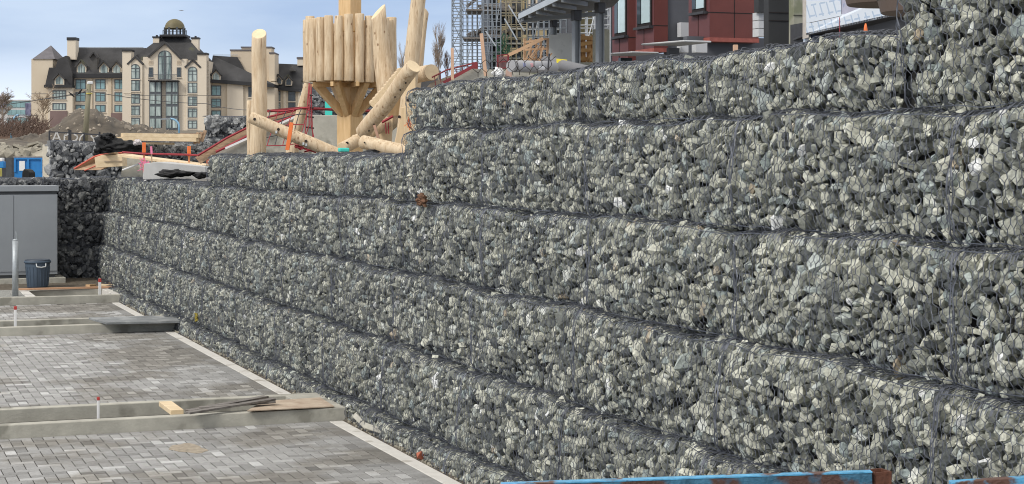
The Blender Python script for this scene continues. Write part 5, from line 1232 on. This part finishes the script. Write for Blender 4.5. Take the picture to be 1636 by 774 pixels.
pq('low_plinth', [wv(1316, 92) + offb * 3, wv(1380, 92) + offb * 3, wv(1380, 55) + offb * 3, wv(1316, 57) + offb * 3], offb * .3, mat('dim_purple_block', (.06, .055, .07), .9))
M_sof = mat('brown_soffit', (.12, .088, .072), .7, .12, .5)
M_sofe = mat('dark_soffit_edge', (.025, .022, .022), .6)
def disc(cu, cv, d, ru, name, hh_=.3):
    c = P(cu, cv, d); b = MB(); r = ru * d / F
    b.tube([c, c + Vector((0, 0, .02)), c + Vector((0, 0, hh_ * .8))], [r * .90, r * .93, r], 48); b.tube([c + Vector((0, 0, hh_ * .801)), c + Vector((0, 0, hh_ + .5))], [r * 1.01, r * 1.01], 48, 1); o = b.build(name, [M_sof, M_sofe], pav_); return o
disc(1415, 9, 34, 66, 'round_soffit', .28); disc(1480, 22, 31, 77, 'round_soffit', .30)
b = MB(); b.tube([P(1341.5, 70, 20), P(1341.5, 28, 20)], .005, 5); tag(b.build('plumb_string', M_red, loc=P(1341.5, 70, 20)), 'thin vertical red string before the printed wrap', 'string')

# ------------------------------------------------------------------ steel canopy
can = thing('steel_canopy', P(915, 110, 50), 'grey steel canopy frame on thick columns, left of the maroon bays', 'canopy')
M_can = mat('grey_painted_steel', (.23, .25, .27), .5, .1, 1); M_canl = mat('light_fascia', (.42, .46, .50), .5, .08, 1); M_cand = mat('ribbed_deck', (.10, .108, .12), .6, .15, 1)
p00, p10 = P(828, 33, 50), P(960, -26, 36)
fas = [P(828, 22.5, 50), P(955, -42, 40), P(955, -30, 40), P(828, 31, 50)]
b = MB(); b.prism(fas, Vector((SN, CS, 0)) * .15); b.build('fascia', M_canl, can)
b = MB(); b.prism([P(828, 20.5, 50), P(955, -44.5, 40), P(955, -42.2, 40), P(828, 22.3, 50)], Vector((SN, CS, 0)) * .5); b.build('roof_edge', M_dark, can)
c0, c1, c2, c3 = P(829, 31, 50.2), P(955, -29, 40.2), P(1000, -8, 55), P(978, 22, 62)
b = MB(); b.prism([c0, c1, P(1010, -20, 44), P(978, 12, 58), P(850, 34, 58)], (0, 0, .06)); b.build('deck', M_cand, can)
for k in range(9):
    f_ = (k + .5) / 9; a = c0.lerp(c1, f_) - Vector((0, 0, .04)); e = P(850, 34, 58).lerp(P(1010, -20, 44), f_) - Vector((0, 0, .04)); b = MB(); b.beam(a, e, .08, .12); b.build('joist', M_can, can)
b = MB(); b.beam(P(829, 33.5, 50.0), P(970, 21, 50.0), .2, .12); b.build('edge_beam', M_can, can)
for u0, u1, v0, v1, d in ((914, 927, 18, 118, 47), (952, 965, 6, 118, 46), (880, 889, 30, 44, 52)):
    cU = (u0 + u1) / 2; w_ = (u1 - u0) * d / F; top_, bot = P(cU, v0, d), P(cU, v1 + (12 if v1 < 100 else 50), d); RT = Matrix.Rotation(-YAW + .5, 4, 'Z')
    b = MB()
    for off in (-w_ * .36, w_ * .36):
        b.box((off - .012, -w_ * .36, 0), (off + .012, w_ * .36, top_.z - bot.z), 0, Matrix.Translation(bot) @ RT)
    b.box((-w_ * .35, -.012, 0), (w_ * .35, .012, top_.z - bot.z), 0, Matrix.Translation(bot) @ RT); b.build('column', M_can, can)
    b = MB(); b.box((-w_ * .55, -w_ * .5, -.28), (w_ * .55, w_ * .5, -.0), 0, Matrix.Translation(top_ + Vector((0, 0, .02))) @ RT); b.build('column_head', M_dark, can, bevel=.02)
def pier(u0, v0, u1, v1, d, lab, m=None, side=.5):
    o = wallp([(u0, v1), (u0, v0), (u1, v0), (u1, v1)], d, side, lab, m=m or mat('pale_cast_concrete', (.60, .60, .58), .85, .12, 1.5, bump=.2, dirt=((.33, .34, .30), 1.5, .6)), name='concrete_pier', cat='concrete pier'); return o
pier(876, 53, 914, 165, 54, 'broad pale concrete pier under the canopy left of its middle column')
pier(948, 47, 953, 165, 50, 'narrow concrete pier left of the canopy right column', M_rawc)
pier(962, 47, 974, 165, 52, 'stained concrete pier between the canopy right column and the maroon bays', M_rawc)
pier(925, 55, 935, 160, 58, 'thin pinkish board panel behind the canopy middle column', M_brownwood)
wallp([(896, 60), (896, 24), (915, 22), (915, 60)], 66, .3, 'dark blue grey panel standing behind the canopy', m=M_grp, name='wall_panel', cat='panel')
wallp([(925, 60), (925, 16), (955, 12), (955, 60)], 70, .3, 'dark olive tarpaulin panel behind the canopy columns', m=mat('olive_sheet', (.085, .075, .035), .8, .3, .8), name='wall_panel', cat='panel')
wallp([(800, 175), (800, 104), (1000, 98), (1000, 175)], 52, 1.0, 'low raw concrete footing behind the wall top', m=M_rawc, name='concrete_footing', cat='footing')
# timber frames between columns and the shoring behind the pipe
def frame(u0, u1, v0, v1, d, nv, nh, m, lab, diag=0, w_=.09, seed=1):
    t = thing('timber_shoring', P((u0 + u1) / 2, v1, d), lab, 'shoring'); q = random.Random(seed)
    for k in range(nv):
        u = u0 + (u1 - u0) * k / max(1, nv - 1); b = MB(); b.beam(P(u, v1, d), P(u + q.uniform(-1.5, 1.5), v0 + q.uniform(0, 5), d), w_, w_ * .7); b.build('post', m, t)
    for k in range(nh):
        v = v0 + (v1 - v0) * (k + .5) / nh; b = MB(); b.beam(P(u0, v + q.uniform(-3, 3), d - .15), P(u1, v + q.uniform(-4, 4), d - .15), w_ * .7, w_); b.build('rail', m, t)
    for k in range(diag):
        b = MB(); a = q.uniform(u0, u1); b.beam(P(a, v1 - q.uniform(0, 8), d - .3), P(a + q.uniform(8, 18), v1 - q.uniform(14, 30), d - .3), w_ * .6, w_ * .6); b.build('brace', m, t)
    return t
frame(925, 948, 55, 108, 55, 4, 5, mat('orange_timber', (.58, .33, .13), .75, .2, 3), 'orange timber frame between the canopy columns', 2, .12, 2)
frame(838, 874, 58, 102, 50, 5, 3, mat('salmon_timber', (.58, .37, .22), .75, .2, 3), 'tangle of salmon coloured timber shoring left of the pale pier', 7, .06, 5)
b = MB(); b.beam(P(805, 92, 48), P(868, 62, 48), .09, .05, up=Vector((SN, CS, 0))); tag(b.build('handrail_board', MATS['salmon_timber'], loc=P(805, 92, 48)), 'long salmon board sloping up right across the scaffold foot', 'board')

# building under construction behind scaffold
uc = thing('unfinished_building', P(880, 130, 85), 'unfinished dark building core with window openings behind the scaffold', 'building')
MU = Matrix.Translation(P(780, 130, 85)) @ Matrix.Rotation(-YAW, 4, 'Z'); KU = 85 / F
def ubx(name, u0, v0, u1, v1, y0, y1, m): b = MB(); b.box(((u0 - 780) * KU, y0, (130 - v1) * KU), ((u1 - 780) * KU, y1, (130 - v0) * KU), 0, MU); return b.build(name, m, uc)
M_osb = mat('bare_board_sheathing', (.34, .27, .15), .85, .2, 1)
M_ucd = mat('dark_unfinished_wall', (.085, .085, .085), .9, .5, .7)
ubx('wall', 782, -40, 980, 190, 2, 8, M_ucd)
ubx('stair_core', 769, -40, 783, 180, 0, 2, mat('grey_core', (.11, .125, .15), .85, .2, .8))
q = random.Random(15)
for k in range(9):
    for j in range(5):
        u = 794 + k * 11 + q.uniform(-1, 1); v = -6 + j * 23
        if q.random() < .85: ubx('window_opening', u, v, u + 5, v + 15, 1.85, 1.98, M_glassd if q.random() < .5 else mat('dusty_blue_pane', (.16, .20, .24), .4, .3, 1))
        if q.random() < .6: ubx('sheathing', u - 3.5, v - 2, u - .3, v + 16, 1.7, 1.83, M_osb if q.random() < .6 else M_cream)
ubx('sheathing', 795, -12, 818, 13, .6, 1.6, mat('yellow_insulation', (.50, .38, .18), .85, .15, 1))
for v in (17, 42, 66, 90): ubx('floor_slab', 784, v, 960, v + 2.5, 1.2, 1.99, M_conc)
for u0, u1, v0, v1 in ((835, 850, 54, 66), (856, 874, 46, 58), (812, 828, 75, 84), (800, 812, 40, 50)): ubx('sheathing', u0, v0, u1, v1, .8, 1.1, M_osb)

# scaffold towers
M_sc = mat('scaffold_tube', (.30, .33, .36), .45, .15, 4, metal=.5); M_scy = mat('dusty_yellow_tube', (.30, .26, .17), .6, .2, 4)
def scaffold(label, u0, u1, d, ny, vtop, vbot, dv, nd=3, dep=1.4, m=M_sc, r=.028, seed=0, decks=(), step=0):
    t = thing('scaffold', P((u0 + u1) / 2, vbot, d), label, 'scaffold'); q = random.Random(seed)
    e = Vector((CS, -SN, 0)); f_ = Vector((SN, CS, 0)); O = P(u0, vbot, d); w_ = (u1 - u0) * d / F; hgt = (vbot - vtop) * d / F; dz = dv * d / F
    xs = [w_ * k / ny for k in range(ny + 1)]
    for s in range(nd):
        off = f_ * (s * dep)
        for k, x in enumerate(xs):
            b = MB(); p = O + e * x + off; b.tube([p, p + Vector((0, 0, hgt * q.uniform(.97, 1)))], r, 5, 0, False); b.build('standard', m, t)
        z = 0
        while z < hgt:
            b = MB(); zz = z + q.uniform(-.03, .03); b.tube([O + off + Vector((0, 0, zz)), O + e * w_ + off + Vector((0, 0, zz))], r * .75, 4, 0, False); z += dz
            b.build('ledger', m, t)
    b = MB(); z = 0
    while z < hgt:
        for x in xs: b.tube([O + e * x + Vector((0, 0, z)), O + e * x + f_ * dep * (nd - 1) + Vector((0, 0, z))], r * .75, 4, 0, False)
        z += dz
    b.build('transoms', m, t)
    z = dz; i = 0
    while z < hgt - 3 * dz:
        k = i % ny; b = MB(); a, c = (xs[k], xs[k + 1]) if i % 2 else (xs[k + 1], xs[k]); b.tube([O + e * a + Vector((0, 0, z)), O + e * c + Vector((0, 0, z + 3.2 * dz))], r * .75, 4, 0, False); b.build('brace', m, t); z += dz * 2.1; i += 1
    for (ua, ub, v) in decks:
        z = (vbot - v) * d / F; xa = (ua - u0) * d / F; xb = (ub - u0) * d / F; b = MB(); b.box((xa, -.1, z - .06), (xb, dep * (nd - 1) + .1, z + .0), 0, Matrix.Translation(O) @ Matrix.Rotation(-YAW, 4, 'Z')); b.build('deck_board', M_oldboard, t)
        b = MB(); qd = random.Random(int(v))
        for kk in range(14): c = O + e * qd.uniform(xa, xb) + f_ * qd.uniform(0, dep) + Vector((0, 0, z + .1)); b.beam(c, c + e * qd.uniform(.3, 1.0) + Vector((0, 0, qd.uniform(-.1, .35))), .12, .10)
        b.build('stacked_boards', M_oldboard, t)
    return t
scaffold('slim grey scaffold stair tower at the far left of the site, against the sky', 722, 735, 58, 1, -30, 135, 8, 2, 1.2, r=.018, seed=1)
scaffold('open grey scaffold bay with two dark board decks, against the sky', 738, 770, 64, 4, -30, 135, 11, 2, 1.5, r=.018, seed=2, decks=((744, 788, 15), (740, 786, 60)))
scaffold('dense scaffold in front of the grey stair core, behind the plank stake', 772, 800, 60, 4, -30, 135, 13, 2, 1.4, seed=3, m=M_sc, r=.02)
scaffold('scaffold with dusty yellow tubes before the unfinished window openings', 800, 842, 62, 5, -30, 120, 20, 2, 1.3, seed=4, m=M_scy, r=.022)
scaffold('grey scaffold under the canopy between the shoring and the pale pier', 843, 905, 66, 7, -10, 110, 13, 2, 1.3, seed=5, m=M_sc, r=.028)
scaffold('light scaffold braces between the two canopy columns', 926, 975, 60, 4, -10, 110, 14, 2, 1.3, seed=6, m=mat('bright_tube', (.50, .52, .54), .45, .1, 4, metal=.3), r=.028)
q = random.Random(77)
for k, (u, v, du, dv_, lab) in enumerate(((812, 8, 26, 42, 'pale loose scaffold tube leaning left of the canopy corner'), (806, 30, 20, 34, 'pale loose scaffold tube crossing below the canopy corner'), (776, 50, 16, 24, 'pale loose scaffold tube behind the plank stake'))):
    b = MB(); b.tube([P(u, v, 57), P(u + du, v + dv_, 57)], .024, 6); tag(b.build('scaffold_tube', M_canl, loc=P(u, v, 57)), lab, 'tube')
b = MB()
for k in range(60): c = P(q.uniform(792, 812), q.uniform(66, 92), 61); b.tube([c, c + Vector((q.uniform(-.25, .25), 0, q.uniform(-.4, .4)))], .012, 4)
tag(b.build('green_netting', mat('green_net', (.05, .14, .08), .9, .2), loc=P(800, 92, 56)), 'dull green debris netting hung on the scaffold foot', 'netting')
# red mesh gate
t = thing('site_gate', P(803, 112, 36), 'red site gate behind the thin wire on the wall top', 'gate')
for u in (795, 812): b = MB(); b.beam(P(u, 118, 36), P(u, 88, 36), .03, .03); b.build('gate_post', MATS['red_edge'], t)
for v in (89, 100, 110): b = MB(); b.beam(P(795, v, 36), P(812, v - 2, 36), .02, .02); b.build('gate_rail', MATS['red_edge'], t)
b = MB(); b.prism([P(796, 112, 36.1), P(811, 110, 36.1), P(811, 90, 36.1), P(796, 91, 36.1)], Vector((SN, CS, 0)) * .02); b.build('gate_panel', mat('faded_red_panel', (.20, .11, .11), .8, .25, 4), t)
blob('white_cloth', 'crumpled white bag by the foot of the red gate', 'bag', P(796, 116, 32), .1, .08, .09, M_white, 12, .5)
wallp([(807, 125), (809, 104), (817, 101), (818, 125)], 32, .3, 'pinkish concrete block between the red gate and the pipe', m=mat('pink_block', (.48, .33, .27), .9, .15, 3), name='concrete_block', cat='block')
# culvert pipes
M_pipe = mat('light_grey_pipe', (.36, .36, .375), .7, .07, 2)
t = thing('culvert_pipe', P(820, 108, 28), 'light grey pipe with faded stickers lying just behind the wall top', 'pipe')
a, c = P(821, 106, 27), P(885, 108, 27.8); d_ = (c - a).normalized(); b = MB(); b.tube([a, c], .094, 24); b.build('pipe', M_pipe, t, smooth=True)
b = MB(); b.tube([a - d_ * .022, a - d_ * .003], .088, 24); b.build('collar', M_hole, t); b = MB(); b.tube([a - d_ * .075, a - d_ * .025], .092, 24); b.build('collar', M_pipe, t)
vv = (VD - d_ * VD.dot(d_)).normalized()
for u, col, nm_, wd in ((832, (.30, .32, .50), 'blue_sticker', .07), (845, (.60, .32, .34), 'red_sticker', .07), (862, (.80, .80, .82), 'white_sticker', .16)):
    f_ = (u - 822) / 70; cc_ = a.lerp(c, f_); b = MB(); up_ = d_.cross(vv).normalized()
    if up_.z < 0: up_ = -up_
    pts = []
    for kk in range(5):
        an = R(-8 + kk * 10) if nm_ != 'white_sticker' else R(-32 + kk * 9); pts.append(vv * math.cos(an) * .096 + up_ * math.sin(an) * .096)
    for p_, q_ in zip(pts, pts[1:]): b.add([cc_ - d_ * wd / 2 + p_, cc_ + d_ * wd / 2 + p_, cc_ + d_ * wd / 2 + q_, cc_ - d_ * wd / 2 + q_], [(0, 1, 2, 3)])
    b.build('sticker', mat(nm_, col, .6, .15, 20), t)
t = thing('culvert_pipe', P(868, 98, 31), 'second grey pipe with dark open end and yellow tag, right of the stickered one', 'pipe')
a, c = P(872, 99, 31), P(945, 116, 29); d_ = (c - a).normalized(); b = MB(); b.tube([a, c], .10, 24); b.build('pipe', mat('dusky_grey_pipe', (.17, .17, .18), .7, .1, 2), t, smooth=True)
b = MB(); b.tube([a - d_ * .012, a], .09, 24); b.build('open_end', M_hole, t)
for (u0, v0, u1, v1, m, nm_) in ((889, 94, 906, 101, mat('yellow_tag', (.80, .66, .05), .6), 'yellow_tag'), (890, 102, 904, 105, M_white, 'white_tag')):
    b = MB(); b.prism([P(u0, v0, 30.2), P(u1, v0 + 1.5, 30.2), P(u1, v1 + 1.5, 30.2), P(u0, v1, 30.2)], Vector((SN, CS, 0)) * .01); b.build(nm_, m, t)
b = MB(); b.beam(P(875.5, 112, 26), P(877.5, 86, 26), .02, .02); tag(b.build('steel_rod', M_dark, loc=P(876, 112, 26)), 'thin dark steel rod standing before the second pipe', 'rod')
# loose mesh flap on top of the wall end (large hexagons standing up)
t = thing('loose_wire_flap', P(800, 118, 22), 'loose flap of hexagonal wire standing above the wall top before the pipes', 'wire')
b = MB(); q = random.Random(2)
for i in range(9):
    for j in range(2):
        u = 762 + i * 14 + (j % 2) * 7; v = 124 - j * 14 - (i * .7); s = [P(u + q.uniform(-2, 2), v, 23.5), P(u + q.uniform(-2, 2), v - 7, 23.5), P(u + 7, v - 14, 23.5), P(u - 7, v - 14, 23.5)]
        b.tube([s[0], s[1]], .0055, 4); b.tube([s[1], s[2]], .004, 4); b.tube([s[1], s[3]], .004, 4)
b.build('wire', M_hole, t)

# ------------------------------------------------------------------ blue steel rack in the foreground
M_blued = mat('rusty_shaded_blue_paint', (.035, .13, .21), .6, .3, 14, bump=.5, bscale=60, dirt=((.075, .035, .025), 5, .45))  # rust patches over a blue darkened for the shaded face of the rail
t = thing('steel_rack', P(1400, 774, 8.1), 'chipped blue and rusty steel rail with a square post at the bottom edge', 'steel rack')
a, c = P(800, 780, 8.1), P(1392, 760, 8.1); b = MB(); b.beam(a - Vector((0, 0, .012)), c - Vector((0, 0, .012)), .05, .055); b.build('rail', M_blued, t, bevel=.004)
b = MB(); b.beam(a + Vector((0, 0, .019)), c + Vector((0, 0, .019)), .054, .006); b.build('lit_top_strip', M_blue, t)  # thin lighter strip, giving the rail a lit top by colour
pc = P(1403, 757, 8.15); b = MB(); 
w2 = .042
for sx, sy in ((-1, 0), (1, 0), (0, -1), (0, 1)):
    b.box((pc.x + sx * w2 - (.004 if sx else w2), pc.y + sy * w2 - (.004 if sy else w2), .0), (pc.x + sx * w2 + (.004 if sx else w2), pc.y + sy * w2 + (.004 if sy else w2), pc.z + .015))
b.build('post', M_rust, t)
b = MB(); b.box((pc.x - .06, pc.y - .06, pc.z - .085), (pc.x + .06, pc.y + .06, pc.z - .075)); b.build('collar', M_rust, t)
b = MB(); b.beam(P(802, 776, 8.1) - Vector((0, 0, 1.3)), c - Vector((0, 0, 1.3)), .05, .05); b.build('rail', M_blue, t)
b = MB(); b.box((a.x - .03, a.y - .03, 0), (a.x + .03, a.y + .03, a.z - .045)); b.build('post', M_blue, t)
t = thing('steel_rack', P(1520, 778, 7.8), 'separate blue steel rail entering at the bottom right corner', 'steel rack')
b = MB(); b.beam(P(1518, 778, 7.8), P(1720, 765, 7.8), .05, .05); b.build('rail', M_blue, t, bevel=.004)
for u in (1545, 1700): p_ = P(u, 778, 7.8); b = MB(); b.box((p_.x - .025, p_.y - .025, 0), (p_.x + .025, p_.y + .025, p_.z - .03)); b.build('post', M_blue, t)
